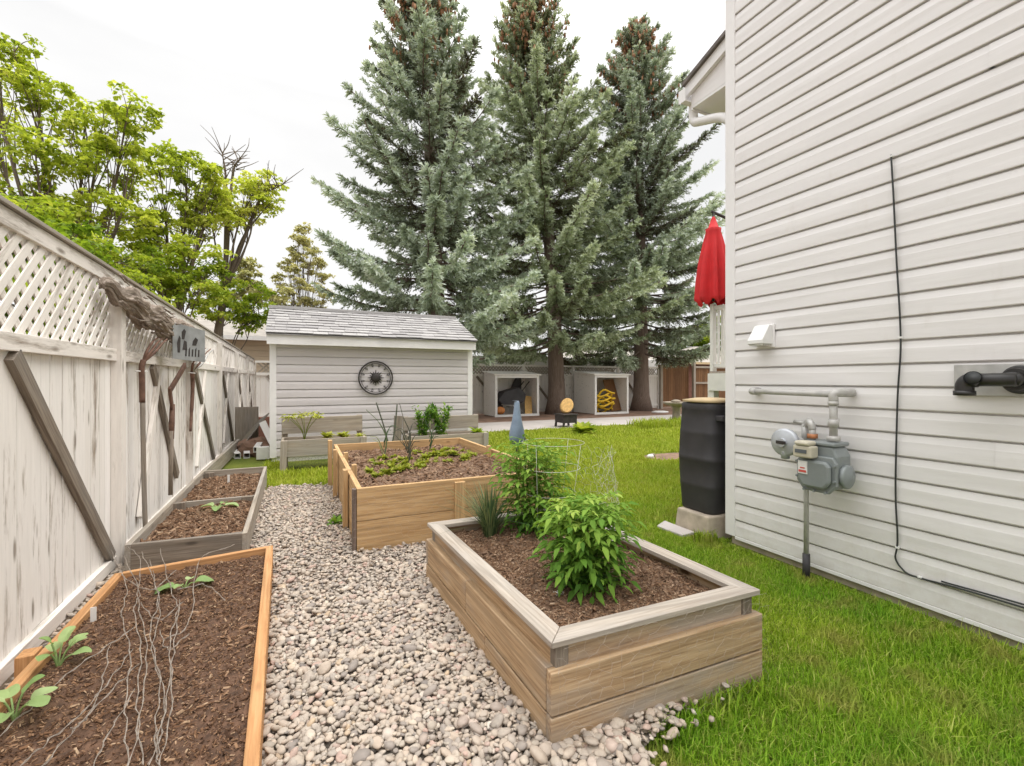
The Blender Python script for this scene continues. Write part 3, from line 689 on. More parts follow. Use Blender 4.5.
mb=MB(); mb.box(5.6,19.0,19.97,19.999,1.1,1.25); mb.build('stripe',M['galv'],tr)
for x in (11.2,13.8):
    mb=MB(); mb.lathe([(.2,-.1),(.34,-.09),(.36,0),(.34,.09),(.2,.1)],(x,20.1,.36),20,axis='y'); mb.build('wheel',M['black'],tr)
def bungalow(label,x0,x1,y0,y1,ze,zr,wall):
    h=thing('bungalow',label,'house',((x0+x1)/2,(y0+y1)/2,0))
    mb=MB(); mb.box(x0,x1,y0,y1,0,ze); mb.build('wall',wall,h)
    o=.6; xm=(x0+x1)/2; ym=(y0+y1)/2; k=min((x1-x0),(y1-y0))/2
    A=[(x0-o,y0-o,ze),(x1+o,y0-o,ze),(x1+o,y1+o,ze),(x0-o,y1+o,ze),(x0+k,ym,zr),(x1-k,ym,zr)]
    mb=MB(); mb.add(A,[(0,1,5,4),(1,2,5),(2,3,4,5),(3,0,4),(3,2,1,0)]); mb.build('roof',M['roof_brown'],h)
    mb=MB(); mb.box(x0-o,x1+o,y0-o-.04,y0-o-.002,ze-.14,ze+.03); mb.build('fascia',M['tan_top'],h)
    n=int((x1-x0)/3)
    for i in range(n):
        xw=x0+1.2+3*i
        m=MB(); m.box(xw-.08,xw+1.48,y0-.05,y0-.001,ze-1.38,ze-.3); f=m.build('window',M['trim'],h)
        m=MB()
        for q in (0,1): m.box(xw+.72*q+.02,xw+.66+.72*q,y0-.056,y0-.0505,ze-1.3,ze-.38)
        m.build('pane',M['glass'],f)
    return h
p=at(620,360,34)
bungalow('low house with a brown hip roof just past the white trailer',17.5,28,26,34,2.75,4.3,M['brick'])
bungalow('red brown house with a wide hip roof beyond the brown fence',29.5,42,27,36,2.8,4.6,M['brick'])
# ------------------------------------------------------------------ raised beds
def pboard(mb,p,q,z0,z1,t,side=1):
    """a plank on edge whose outer face runs p->q; thickness goes to the left of that run"""
    p=Vector((p[0],p[1],0));q=Vector((q[0],q[1],0));d=(q-p).normalized();n=Vector((-d.y,d.x,0))*t*side
    P=[(p.x,p.y,z0),(q.x,q.y,z0),(q.x+n.x,q.y+n.y,z0),(p.x+n.x,p.y+n.y,z0)]
    P=P+[(a,b,z1) for a,b,_ in P]
    L=(q-p).length; g=np.array([(0,0,0),(L,0,0),(L,0,t),(0,0,t),(0,z1-z0,0),(L,z1-z0,0),(L,z1-z0,t),(0,z1-z0,t)])+rng.random(3)*20
    mb.hexa(np.array(P),0,g)
def L2(a,b,t): return (a[0]+(b[0]-a[0])*t,a[1]+(b[1]-a[1])*t)
# A: near cedar frame by the fence
A=BED_A; bed=thing('raised_bed','low bed framed in new orange cedar nearest the camera beside the white fence','raised bed',(-.55,2,0))
for p,q,(z0,z1),e in ((A[0],A[1],(.0,.195),0),(A[1],A[2],(.0,.198),0),(A[2],A[3],(.02,.2),.04),(A[3],A[0],(.0,.197),0)):
    mb=MB(); d=Vector((q[0]-p[0],q[1]-p[1])).normalized(); pp=(p[0]+d.x*e,p[1]+d.y*e); qq=(q[0]-d.x*e,q[1]-d.y*e)
    pboard(mb,pp,qq,z0,z1,.046 if e==0 else .04); mb.build('side_board',M['cedar'],bed,.004)
mb=MB(); mb.box(-1.11,-1.045,2.72,2.80,0,.185); mb.build('stake',M['cedar'],bed,.003)
# B: low grey bed behind it
B=BED_B; bed=thing('raised_bed','low weathered grey bed divided in two along the white fence','raised bed',(-.7,5.4,0))
for p,q in ((B[0],B[1]),(B[1],B[2]),(B[2],B[3]),(B[3],B[0])):
    mb=MB(); d=Vector((q[0]-p[0],q[1]-p[1])).normalized(); e=.036 if abs(d.x)>.5 else 0
    pboard(mb,(p[0]+d.x*e,p[1]+d.y*e),(q[0]-d.x*e,q[1]-d.y*e),.0,.25,.036); mb.build('side_board',M['grey_wood' if abs(d.x)>.5 and p[1]<5 else 'old_board'],bed,.003)
mb=MB(); mb.box(-1.04,-.37,5.30,5.335,.05,.225); mb.build('divider',M['old_board'],bed,.003)
for x,y in ((-1.0,4.05),(-.41,4.03),(-1.0,5.26),(-.44,5.26),(-.98,6.80)):
    mb=MB(); mb.box(x-.05,x+.05,y-.025,y+.025,.05,.235); mb.build('cleat',M['grey_wood'],bed,.003)
# far frame and loose edging by the fence corner
mb=MB(); mb.beam((-1.08,6.95,.13),(-1.0,10.2,.16),.045,.2); tag(mb.build('edging_board',M['old_board'],None,.004),'long grey board lying on edge along the fence foot beyond the low beds','board')
mb=MB(); mb.beam((-.95,7.30,.06),(-.45,7.30,.06),.04,.1); tag(mb.build('edging_board',M['grey_wood'],None,.003),'short dark board on the ground between the low bed and the white offcuts','board')
# D: tall new cedar
D=BED_D; bed=thing('raised_bed','tall square bed of new cedar planks in the middle of the yard','raised bed',(1.3,5.1,0))
for k,(p,q) in enumerate(((D[0],D[1]),(D[1],D[2]),(D[2],D[3]),(D[3],D[0]))):
    d=Vector((q[0]-p[0],q[1]-p[1])).normalized(); e=.0 if k in (0,2) else .042
    for c,(z0,z1) in enumerate(((.03,.288),(.292,.55))):
        mb=MB(); pboard(mb,(p[0]+d.x*e,p[1]+d.y*e),(q[0]-d.x*e,q[1]-d.y*e),z0,z1,.04); mb.build('side_board',M['cedar_tall'],bed,.003)
mb=MB(); mb.box(.398,.426,3.732,3.79,.02,.545); mb.build('corner_post',M['bark'],bed,.002)
for x,y,dx,dy,z in ((1.22,3.685,.09,.036,.53),(.385,4.35,.04,.09,.585),(.385,5.55,.04,.09,.60),(.375,6.30,.05,.09,.62),(2.02,3.68,.09,.03,.52)):
    mb=MB(); mb.box(x,x+dx,y,y+dy,.0,z); mb.build('stake',M['cedar_tall'],bed,.003)
for x,y in ((.475,4.5),(.475,5.3),(2.10,5.1)):
    mb=MB(); mb.box(x,x+.045,y,y+.06,.35,.60); mb.build('stake',M['cedar_tall'],bed,.003)
# E: weathered bed with a mitred cap
E=BED_E; bed=thing('raised_bed','weathered plank bed with a mitred grey cap holding the tomato plants','raised bed',(1.4,2.2,0))
c0=np.mean(np.array(E),0)
def inset(P,k):
    out=[];n=len(P)
    for i in range(n):
        a=Vector(P[i-1]);b=Vector(P[i]);c=Vector(P[(i+1)%n]); d1=(b-a).normalized();d2=(c-b).normalized()
        n1=Vector((-d1.y,d1.x));n2=Vector((-d2.y,d2.x)); m=(n1+n2); m/=m.dot(n1); out.append(tuple(b+m*k))
    return out
O=inset(E,-.004)
for k in range(4):
    p,q=O[k],O[(k+1)%4]; d=Vector((q[0]-p[0],q[1]-p[1])).normalized(); e=.0 if k in (0,2) else .041
    for c,(z0,z1) in enumerate(((.0,.158),(.163,.322))):
        j=.004*(1-c)
        cuts=[0,1] if k in (0,2) else [0,.46 if c else .62,1]
        for a,b in zip(cuts,cuts[1:]):
            pa=L2(p,q,a);pb=L2(p,q,b)
            ea=e if a==0 else .0015; eb=e if b==1 else .0015
            mb=MB(); pboard(mb,(pa[0]+d.x*ea,pa[1]+d.y*ea),(pb[0]-d.x*eb,pb[1]-d.y*eb),z0,z1-j,.040+j*.5); mb.build('side_board',M['weathered'],bed,.004)
I=inset(E,.030)
for k in range(4):
    p,q=I[k],I[(k+1)%4]; d=Vector((q[0]-p[0],q[1]-p[1])).normalized(); e=0 if k in (0,2) else .03
    mb=MB(); pboard(mb,(p[0]+d.x*(e+.06*(k in(0,2))),p[1]+d.y*e),(q[0]-d.x*(e+.06*(k in (0,2))),q[1]-d.y*e),.30,.405,.028); mb.build('upper_board',M['weathered'],bed,.003)
for k in range(4):
    x,y=I[k]; cx,cy_=c0; sx=1 if cx>x else -1; sy=1 if cy_>y else -1
    mb=MB(); mb.box(min(x,x+sx*.058),max(x,x+sx*.058),min(y-sy*.008,y+sy*.06),max(y-sy*.008,y+sy*.06),.05,.406); mb.build('corner_post',M['grey_wood'],bed,.003)
CO=inset(E,.002); CI=inset(E,.090)
for k in range(4):
    a,b,c,d=CO[k],CO[(k+1)%4],CI[(k+1)%4],CI[k]
    g=.0012; dv=(Vector(b)-Vector(a)).normalized()*g; L=(Vector(b)-Vector(a)).length; w_=.088
    Pz=[(a[0]+dv.x,a[1]+dv.y),(b[0]-dv.x,b[1]-dv.y),(c[0]-dv.x,c[1]-dv.y),(d[0]+dv.x,d[1]+dv.y)]
    V=[(x,y,.408) for x,y in Pz]+[(x,y,.432) for x,y in Pz]
    gg=np.array([(0,0,0),(L,0,0),(L-w_,w_,0),(w_,w_,0),(0,0,.024),(L,0,.024),(L-w_,w_,.024),(w_,w_,.024)])+rng.random(3)*20
    mb=MB(); mb.hexa(np.array(V),0,gg); mb.build('cap_board',M['cap_wood'],bed,.003)
# ------------------------------------------------------------------ planter troughs on legs
def trough(x0,x1,y0,y1,z0,z1,zb,label):
    t=thing('planter_trough',label,'planter',((x0+x1)/2,y0,0))
    for (a,b,c,d) in ((x0,x1,y0,y0+.035),(x0,x1,y1-.035,y1),(x0,x0+.035,y0+.037,y1-.037),(x1-.035,x1,y0+.037,y1-.037)):
        mb=MB(); mb.box(a,b,c,d,z0,z1); mb.build('side_board',M['planter'],t,.003)
    mb=MB(); mb.box(x0,x1,y1+.005,y1+.04,z1+.05,zb); mb.build('back_board',M['planter'],t,.003)
    mb=MB(); mb.box(x0+.036,x1-.036,y0+.036,y1-.036,z0,z0+.02); mb.build('floor_board',M['planter'],t)
    mb=MB(); mb.box(x0+.036,x1-.036,y0+.036,y1-.036,z1-.12,z1-.06); mb.build('soil_fill',M['soil'],t)
    for x in (x0-.006,x1-.084):
        mb=MB(); mb.beam((x+.03,y0-.03,0),(x+.045,y0-.02,z1),.036,.09,up=(1,0,0)); mb.build('leg',M['planter'],t,.003)
        mb=MB(); mb.box(x,x+.09,y1+.042,y1+.08,0,zb+.01); mb.build('leg',M['planter'],t,.003)
    return t
trough(-.20,1.02,7.62,8.08,.24,.49,.80,'grey plank trough on legs left of the gap before the shed')
trough(1.72,3.13,7.62,8.08,.18,.45,.74,'grey plank trough on legs right of the gap before the shed')
# ------------------------------------------------------------------ gas meter and fittings on the house wall
gm=thing('gas_meter','grey gas meter with round regulator and pipes on the siding','gas meter',(3.2,1.86,.66))
mx_=3.2
def disc(mb,c,r,t,ax,seg=28,rim=.012):
    mb.lathe([(r*.2,-t/2-rim),(r*.86,-t/2),(r,-t/2+rim*.6),(r,t/2-rim*.6),(r*.86,t/2),(r*.2,t/2+rim)],c,seg,axis=ax)
mb=MB()
mb.prism([(1.735,.735),(1.78,.675),(1.93,.675),(1.965,.735),(1.965,.905),(1.935,.965),(1.765,.965),(1.735,.905)],'x',3.13,3.28); mb.build('body',M['meter'],gm,.014)
mb=MB(); mb.prism([(1.725,.72),(1.775,.660),(1.935,.660),(1.98,.72),(1.98,.86),(1.95,.90),(1.75,.90),(1.725,.86)],'x',3.10,3.128); mb.build('front_flange',M['meter'],gm,.008)
mb=MB(); mb.prism([(1.75,.735),(1.79,.69),(1.92,.69),(1.955,.735),(1.955,.84),(1.93,.872),(1.775,.872),(1.75,.84)],'x',3.065,3.099); mb.build('front_cover',M['meter'],gm,.016)
mb=MB(); disc(mb,(3.205,1.722,.775),.076,.035,'y'); mb.build('side_drum',M['meter'],gm)
for y,z in ((1.735,.75),(1.735,.85),(1.79,.668),(1.86,.668),(1.925,.668),(1.972,.75),(1.972,.85)):
    mb=MB(); mb.lathe([(.0085,-.010),(.0085,.004),(.005,.008)],(3.094,y,z),6,axis='x'); mb.build('bolt',M['meter'],gm)
mb=MB(); mb.box(3.12,3.29,1.75,1.95,.966,.992); mb.build('top_plate',M['meter'],gm,.008)
mb=MB(); mb.box(3.03,3.11,1.84,1.965,.885,.965); ib=mb.build('index_box',M['cream'],gm,.012)
mb=MB(); mb.box(3.025,3.029,1.87,1.945,.915,.94); mb.build('dial_window',M['glass'],ib)
mb=MB(); mb.box(3.02,3.115,1.855,1.95,.966,.995); mb.build('index_cover',M['cream'],gm,.012)
mb=MB(); mb.box(3.058,3.0645,1.885,1.945,.775,.860); lb=mb.build('label_plate',M['white_plastic'],gm)
mb=MB(); mb.box(3.0555,3.0575,1.89,1.94,.785,.800); mb.box(3.0555,3.0575,1.90,1.93,.81,.818); mb.build('print',M['red_print'],lb)
mb=MB(); mb.tube([(3.2,1.80,1.0),(3.2,1.80,1.03)],.04,8); mb.tube([(3.2,1.80,1.03),(3.2,1.80,1.28)],.023,12); mb.tube([(3.2,1.80,1.09),(3.2,1.80,1.14)],.033,8); mb.tube([(3.2,1.80,1.235),(3.2,1.80,1.26)],.031,12)
mb.build('riser_pipe',M['pipe_grey'],gm)
mb=MB(); mb.tube(spline([(3.2,1.80,1.26),(3.2,1.80,1.30),(3.22,1.785,1.315),(3.28,1.77,1.315),(3.345,1.765,1.315)],5),.028,12); mb.tube([(3.2,1.81,1.305),(3.22,2.2,1.31),(3.25,2.42,1.312)],.0205,12); mb.tube([(3.25,2.39,1.312),(3.25,2.43,1.312),(3.28,2.45,1.312),(3.36,2.45,1.312)],.028,12); mb.build('house_pipe',M['pipe_grey'],gm)
mb=MB(); disc(mb,(3.16,2.10,.955),.098,.045,'x'); mb.lathe([(.03,-.05),(.034,0),(.06,.05)],(3.16,2.10,.955),16,axis='x'); mb.tube([(3.16,2.10,.93),(3.16,2.10,.84)],.028,10); mb.build('regulator',M['regulator'],gm)
mb=MB(); mb.box(3.106,3.112,2.065,2.135,.945,.968); mb.build('regulator_slot',M['iron'],gm)
mb=MB(); mb.tube([(3.20,2.10,.955),(3.25,2.08,.955),(3.26,2.02,.97)],.030,10); mb.tube([(3.26,2.02,.92),(3.26,2.02,1.09)],.024,10); mb.tube(spline([(3.26,2.02,1.07),(3.255,2.0,1.105),(3.22,1.97,1.11),(3.2,1.945,1.10),(3.2,1.935,1.06)],5),.024,10); mb.tube([(3.2,1.935,1.08),(3.2,1.935,.99)],.021,10); mb.tube([(3.26,2.10,1.10),(3.26,2.02,1.095)],.014,8); mb.build('inlet_pipe',M['galv'],gm)
mb=MB(); mb.tube([(3.2,1.935,1.002),(3.2,1.935,1.03)],.036,6); mb.build('union_nut',M['brass'],gm)
mb=MB(); mb.tube([(3.26,2.02,.93),(3.27,2.02,.80),(3.27,2.02,.6),(3.27,2.02,.16)],.0165,10); mb.build('supply_pipe',M['pipe_grey'],gm)
mb=MB(); mb.tube([(3.27,2.02,-.02),(3.27,2.02,.168)],.024,12); mb.build('sleeve',M['black'],gm)
# dryer vent
dv=thing('dryer_vent','small white hooded vent on the siding above the gas meter','vent',(3.36,2.4,1.74))
mb=MB(); mb.box(3.34,3.356,2.31,2.47,1.655,1.835); mb.build('flange',M['trim'],dv,.004)
mb=MB(); mb.prism([(3.345,1.83),(3.31,1.83),(3.225,1.71),(3.225,1.68),(3.345,1.68)],'y',2.325,2.455); mb.build('hood',M['white_plastic'],dv,.005)
mb=MB()
for k in range(4): mb.box(3.235+.026*k,3.25+.026*k,2.335,2.445,1.668,1.679)
mb.build('louvre',M['vent_offwhite'],dv)
# furnace exhaust
ex=thing('exhaust_pipe','black plastic flue elbow on a grey sheet metal plate in the siding','exhaust pipe',(3.35,1.1,1.4))
mb=MB(); mb.box(3.340,3.3545,.80,1.245,1.315,1.485); mb.build('plate',M['galv'],ex,.002)
mb=MB(); mb.lathe([(.056,-.06),(.058,-.035),(.066,-.03),(.066,-.005),(.074,0)],(3.338,.985,1.402),28,axis='x'); mb.build('flange',M['abs'],ex)
mb=MB(); mb.tube([(3.30,.985,1.402),(3.22,.985,1.402)],.038,20); mb.tube([(3.215,.96,1.402),(3.215,1.14,1.400)],.034,20); mb.build('flue',M['abs'],ex)
mb=MB(); mb.tube(spline([(3.215,1.105,1.40),(3.215,1.135,1.397),(3.215,1.153,1.375),(3.215,1.155,1.335)],6),.039,20); mb.tube([(3.215,1.155,1.343),(3.215,1.155,1.318)],.045,20); mb.build('elbow',M['abs'],ex)
mb=MB(); mb.tube([(3.215,1.115,1.40),(3.178,1.11,1.412)],[.036,.036],20,cap=False); mb.tube([(3.179,1.11,1.4115),(3.1765,1.11,1.4122)],.033,20); mb.build('open_port',M['cable'],ex)
# black cable clipped to the siding
cb=thing('wall_cable','thin black cable clipped down the siding and along its foot','cable',(3.345,1.5,.3))
q=[(3.343,1.545,2.80),(3.342,1.531,2.52),(3.342,1.516,2.14),(3.342,1.499,1.80),(3.342,1.495,1.58),(3.342,1.508,1.35),(3.342,1.514,1.15),(3.342,1.521,.72),(3.342,1.511,.44),(3.342,1.515,.36),(3.342,1.521,.30),(3.342,1.49,.25),(3.341,1.43,.226),(3.342,1.23,.237),(3.342,.98,.243),(3.342,.5,.25),(3.342,-.5,.25)]
mb=MB(); mb.tube(spline(q,6),.0052,8); mb.build('cord',M['cable'],cb)
mb=MB(); mb.tube(spline([(3.342,1.30,.246),(3.341,1.1,.255),(3.342,.8,.262),(3.342,.2,.262),(3.342,-.5,.262)],5),.0048,8); mb.build('cord',M['cable'],cb)
for y,z in ((1.496,1.66),(1.512,.37),(1.40,.231),(1.543,2.79)):
    mb=MB(); mb.box(3.336,3.349,y-.010,y+.010,z-.006,z+.006); mb.build('clip',M['white_plastic'],cb,.001)
# ------------------------------------------------------------------ rain barrel on a concrete block
rb=thing('rain_barrel','tall black ribbed rain barrel on a concrete block at the house corner','rain barrel',(3.50,3.04,.2))
prof=[(.175,.20),(.188,.204),(.191,.22),(.196,.30),(.203,.42),(.2045,.424),(.2055,.455),(.2045,.459),(.210,.56),(.2125,.66),(.2145,.664),(.2145,.70),(.2125,.704),(.210,.80),(.206,.90),(.2065,.904),(.2045,.935),(.203,.939),(.197,1.05),(.193,1.12),(.195,1.124),(.194,1.17),(.188,1.188),(.10,1.192)]
mb=MB(); mb.lathe(prof,(3.50,3.06,0),48,sq=3.5); mb.build('body',M['black'],rb)
mb=MB(); mb.box(3.36,3.44,2.80,2.88,1.035,1.085); mb.build('overflow_box',M['black'],rb,.008)
mb=MB(); mb.lathe([(.17,0),(.192,.003),(.198,.022),(.10,.04),(.02,.042)],(3.49,3.05,1.194),24,sq=2.2); mb.build('lid',M['tan_top'],rb)
mb=MB()
for s in range(2):
    a=2.9+s*.25; pts=[]
    for k in range(9):
        z=.40+.033*k+.1*s; aa=3.75+s*.22+.08*math.sin(k*1.9+s); r=.222
        pts.append((3.50+r*math.cos(aa),3.04+r*math.sin(aa),z))
    mb.tube(pts[:6-2*s],.0014,5)
tag(mb.build('twine',M['netwire'],rb),'pale frayed wire strands hanging on the black barrel')
kb=MB(); kb.hexa(np.array([(3.24,2.84,-.02),(3.70,2.80,-.02),(3.72,3.24,-.02),(3.24,3.24,-.02),(3.255,2.86,.198),(3.69,2.82,.198),(3.70,3.22,.198),(3.26,3.22,.198)]))
tag(kb.build('concrete_block',M['concrete'],None,.014),'rough buff concrete block under the black rain barrel','concrete block')
kb=MB(); kb.hexa(np.array([(3.10,3.0,-.01),(3.23,2.98,-.01),(3.23,3.35,-.01),(3.08,3.3,-.01),(3.10,3.0,.025),(3.23,2.98,.04),(3.23,3.35,.04),(3.08,3.3,.025)]))
tag(kb.build('paver',M['path'],None,.006),'flat pale paver on the grass beside the concrete block','paver')
# ------------------------------------------------------------------ deck rail and closed umbrella behind the house
dk=thing('deck','white railed raised deck seen past the house corner','deck',(6,4.5,0))
DX,DY=5.72,5.0
mb=MB(); mb.box(DX,9,2.75,DY,1.47,1.53); mb.build('floor',M['old_board'],dk)
mb=MB(); mb.box(DX-.03,DX-.002,2.75,DY,1.24,1.50); mb.box(DX,9,DY+.002,DY+.03,1.24,1.50); mb.build('skirt',M['paint_white'],dk)
for (x,y) in ((DX+.05,DY-.03),(DX+.05,3.2),(8,DY-.06)):
    mb=MB(); mb.box(x-.055,x+.055,y-.055,y+.055,0,1.469); mb.build('support_post',M['paint_white'],dk)
    mb=MB(); mb.box(x-.04,x+.04,y-.03,y+.03,1.531,2.56); mb.build('rail_post',M['paint_white'],dk,.004)
for z in (1.62,2.50):
    mb=MB(); mb.box(DX+.03,DX+.08,2.8,DY-.062,z-.025,z+.025); mb.build('rail',M['paint_white'],dk)
    mb=MB(); mb.box(DX+.11,9,DY-.085,DY-.035,z-.025,z+.025); mb.build('rail',M['paint_white'],dk)
y=DY-.125
while y>2.8:
    if abs(y-3.2)>.08:
        mb=MB(); mb.box(DX+.037,DX+.073,y-.011,y+.011,1.646,2.474); mb.build('baluster',M['paint_white'],dk)
    y-=.115
x=DX+.22
while x<8.9:
    if abs(x-8)>.08:
        mb=MB(); mb.box(x-.018,x+.018,DY-.078,DY-.042,1.646,2.474); mb.build('baluster',M['paint_white'],dk)
    x+=.135
um=thing('umbrella','closed red patio umbrella hanging from its arm above the white deck rail','umbrella',(5.75,4.95,2.55))
mb=MB(); n=48; prof=[(2.575,.20),(2.60,.225),(2.66,.226),(2.9,.212),(3.2,.18),(3.5,.138),(3.66,.105),(3.70,.112),(3.72,.075),(3.86,.03),(3.9,.012)]
V=[]
for i,(z,r) in enumerate(prof):
    for k in range(n):
        a=2*math.pi*k/n; f=1+.23*math.cos(8*a+.6*math.sin(3*a))*min(1,max(0,(3.72-z)/.5))
        zz=z+(.045*math.cos(8*a+1) if i<2 else 0); V.append((5.75+r*f*math.cos(a),4.95+r*f*math.sin(a),zz))
F=[(i*n+k,i*n+(k+1)%n,(i+1)*n+(k+1)%n,(i+1)*n+k) for i in range(len(prof)-1) for k in range(n)]+[tuple(range((len(prof)-1)*n,len(prof)*n))]
mb.add(V,F,0,None,None,True); mb.build('canopy',M['red_cloth'],um)
mb=MB(); mb.tube([(5.75,4.95,2.60),(5.75,4.95,3.95)],.019,10); mb.build('pole',M['iron'],um)
mb=MB(); mb.tube([(5.72,4.96,3.97),(6.0,4.87,3.86),(7.6,4.4,3.2)],.022,10); mb.tube([(7.6,4.4,1.53),(7.6,4.4,3.25)],.03,10); mb.build('arm',M['iron'],um)
# ------------------------------------------------------------------ bird bath, fire pit, stones, bare patch
bb=thing('bird_bath','stone pedestal bird bath on the far lawn beyond the rain barrel','bird bath',(10.95,10.85,0))
mb=MB(); mb.lathe([(.27,0),(.26,.07),(.17,.10),(.13,.2),(.115,.4),(.13,.53),(.2,.58)],(10.95,10.85,0),24); mb.build('pedestal',M['stone_tan'],bb)
mb=MB(); mb.lathe([(.12,.575),(.3,.60),(.40,.655),(.41,.70),(.38,.70),(.33,.66),(.1,.64),(0,.64)],(10.95,10.85,0),32); mb.build('bowl',M['stone_tan'],bb)
mb=MB(); V,F=icosphere(2); mb.add(V*np.array([.17,.14,.055])+np.array([10.9,10.82,.725]),F,0,None,None,True); tag(mb.build('bowl_stone',M['stone_tan']),'flat brown stone lying in the bowl of the bird bath','stone')
fp=thing('fire_pit','low square black fire pit on legs at the lawn edge','fire pit',(7.25,11.6,0))
mb=MB(); mb.prism([(7.03,11.3),(7.49,11.3),(7.49,11.8),(7.03,11.8)],'z',.14,.38); mb.box(7.0,7.52,11.27,11.83,.36,.40); mb.build('bowl',M['iron'],fp,.01)
for x in (7.05,7.47):
    for y in (11.32,11.76):
        mb=MB(); mb.beam((x,y,.145),(x+(x-7.24)*.12,y,0),.05,.05,up=(1,0,0)); mb.build('leg',M['iron'],fp)
mb=MB(); mb.lathe([(.0,-.06),(.22,-.06),(.24,-.04),(.24,.05),(.23,.065),(0,.066)],(0,0,0),22,axis='y',smooth=False); 
v=mb.v[0]; v[:,0]*=.8; v[:,2]*=1.0
lg=mb.build('log_round',M['log']); lg.location=(7.36,11.66,.625); lg.rotation_euler=(R(-24),R(25),R(-28)); tag(lg,'sawn yellow log round propped up on the black fire pit','log')
for (x,y,s,l) in ((5.72,6.28,.055,'whitish stone at the left edge of the bare earth patch in the lawn'),(5.88,6.40,.045,'small brown stone on the rim of the bare earth patch in the lawn')):
    mb=MB(); mb.add(V*np.array([s*1.2,s,s*.9])*(1+.1*np.sin(V*5))+np.array([x,y,s*.6]),F,0,None,None,True); tag(mb.build('stone',M['stone_tan' if s<.05 else 'trim_shed']),l,'stone')
m=MB(); m.add([(6.2+.6*math.cos(a)*(1+.1*math.sin(3*a)),6.25+.37*math.sin(a)*(1+.12*math.cos(2*a)),.006) for a in np.linspace(0,6.05,26)],[tuple(range(26))]); tag(m.build('bare_patch',M['bare']),'bare brown earth patch in the lawn left of the barrel','bare earth',kind='structure')
mb=MB(); mb.add(V*np.array([.42,.3,.06])+np.array([14.1,14.9,.03]),F,0,None,None,True); tag(mb.build('paving_stone',M['trim_shed']),'flat pale stone at the foot of the rightmost spruce','stone')
# ------------------------------------------------------------------ lean-to shelters against the back fence
def shelter(x0,x1,y0,y1,zf,label):
    t=thing('lean_to',label,'shelter',((x0+x1)/2,y0,0))
    for x in (x0,x1-.03):
        mb=MB(); mb.prism([(y0,.03),(y1,.03),(y1,zf+.12),(y0,zf)],'x',x,x+.03); mb.build('side_panel',M['box_white'],t)
    mb=MB(); mb.beam(((x0+x1)/2,y0-.09,zf+.025),((x0+x1)/2,y1,zf+.16),x1-x0+.14,.045); mb.build('roof',M['box_white'],t)
    mb=MB(); mb.box(x0+.032,x1-.032,y1-.03,y1-.005,.03,zf+.1); mb.build('back_panel',M['box_white'],t)
    for a,b in ((x0-.002,x0+.09),(x1-.09,x1+.002)):
        mb=MB(); mb.box(a,b,y0-.022,y0-.002,.03,zf-.002); mb.build('front_post',M['paint_white'],t)
    mb=MB(); mb.box(x0-.01,x1+.01,y0-.026,y0-.003,.0,.09); mb.build('sill',M['paint_white'],t)
    mb=MB(); mb.box(x0+.095,x1-.095,y0-.022,y0-.002,zf-.10,zf-.002); mb.build('header',M['paint_white'],t)
    mb=MB(); mb.box((x0+x1)/2+.15,(x0+x1)/2+.3,y1-.06,y1-.032,.1,zf); mb.build('stud',M['paint_white'],t)
    return t
shelter(6.75,8.62,15.7,16.85,1.58,'white lean-to left of the middle spruce trunk with black things inside')
shelter(10.85,12.55,15.1,16.6,1.60,'white lean-to between the two spruce trunks holding a yellow hose')
# black covered barrow in the first shelter
wb=thing('wheelbarrow','black wheelbarrow tipped up inside the left white lean-to','wheelbarrow',(7.6,16.1,.05))
mb=MB(); mb.prism([(6.98,.62),(7.25,.95),(7.9,1.12),(8.22,.85),(8.15,.55),(7.75,.42),(7.2,.42)],'y',15.95,16.5); mb.build('tray',M['black'],wb,.05)
mb=MB(); mb.lathe([(.1,-.04),(.17,-.05),(.2,0),(.17,.05),(.1,.04)],(7.1,16.2,.36),20,axis='y'); mb.build('wheel',M['black'],wb)
for y in (15.98,16.46):
    mb=MB(); mb.tube([(7.15,y,.45),(7.8,y,.40),(8.1,y,.08)],.022,8); mb.build('leg',M['galv'],wb)
    mb=MB(); mb.tube([(7.8,y,.7),(8.35,y,1.35)],.022,8); mb.build('handle',M['iron'],wb)
mb=MB(); mb.prism([(7.75,.9),(8.28,.9),(8.28,1.5),(8.1,1.56),(7.95,1.3)],'y',16.5,16.7); tag(mb.build('sack',M['black'],None,.05),'dark sack standing behind the tipped black wheelbarrow','sack')
mb=MB(); a=[]; n=30
for i in range(9):
    ph=math.pi*i/8; 
    for k in range(n):
        th=2*math.pi*k/n; r=.19*math.sin(ph)*(1+.08*math.cos(8*th)); a.append((7.02+r*math.cos(th),15.85+r*math.sin(th),.235-.15*math.cos(ph)))
mb.add(a,[(i*n+k,i*n+(k+1)%n,(i+1)*n+(k+1)%n,(i+1)*n+k) for i in range(8) for k in range(n)],0,None,None,True); tag(mb.build('pumpkin',M['orange']),'round orange pumpkin on the floor at the left of the first lean-to','pumpkin')
mb=MB(); mb.beam((8.25,15.85,.05),(8.45,16.3,.75),.03,.3,up=(1,0,0)); tag(mb.build('board',M['log']),'orange brown board leaning beside the tipped black wheelbarrow','board')
def hose(name,mat,c,turns,r0,label,h):
    pts=[]; n=turns*14
    for k in range(n):
        a=2*math.pi*k/14; rr=r0*(1+.22*math.sin(k*.71)+.1*math.sin(k*2.3)); pts.append((c[0]+rr*math.cos(a),c[1]+.5*rr*math.sin(a),c[2]+h*(k/n)+.08*math.sin(k*1.13)+.35*rr*math.sin(a)*-1+.12))
    mb=MB(); mb.tube(spline(pts,2),.04,7); tag(mb.build(name,M[mat]),label,'hose')
hose('hose','yellow',(11.50,15.35,.08),6,.40,'tangled bright yellow hose heaped in the right white lean-to',.62)
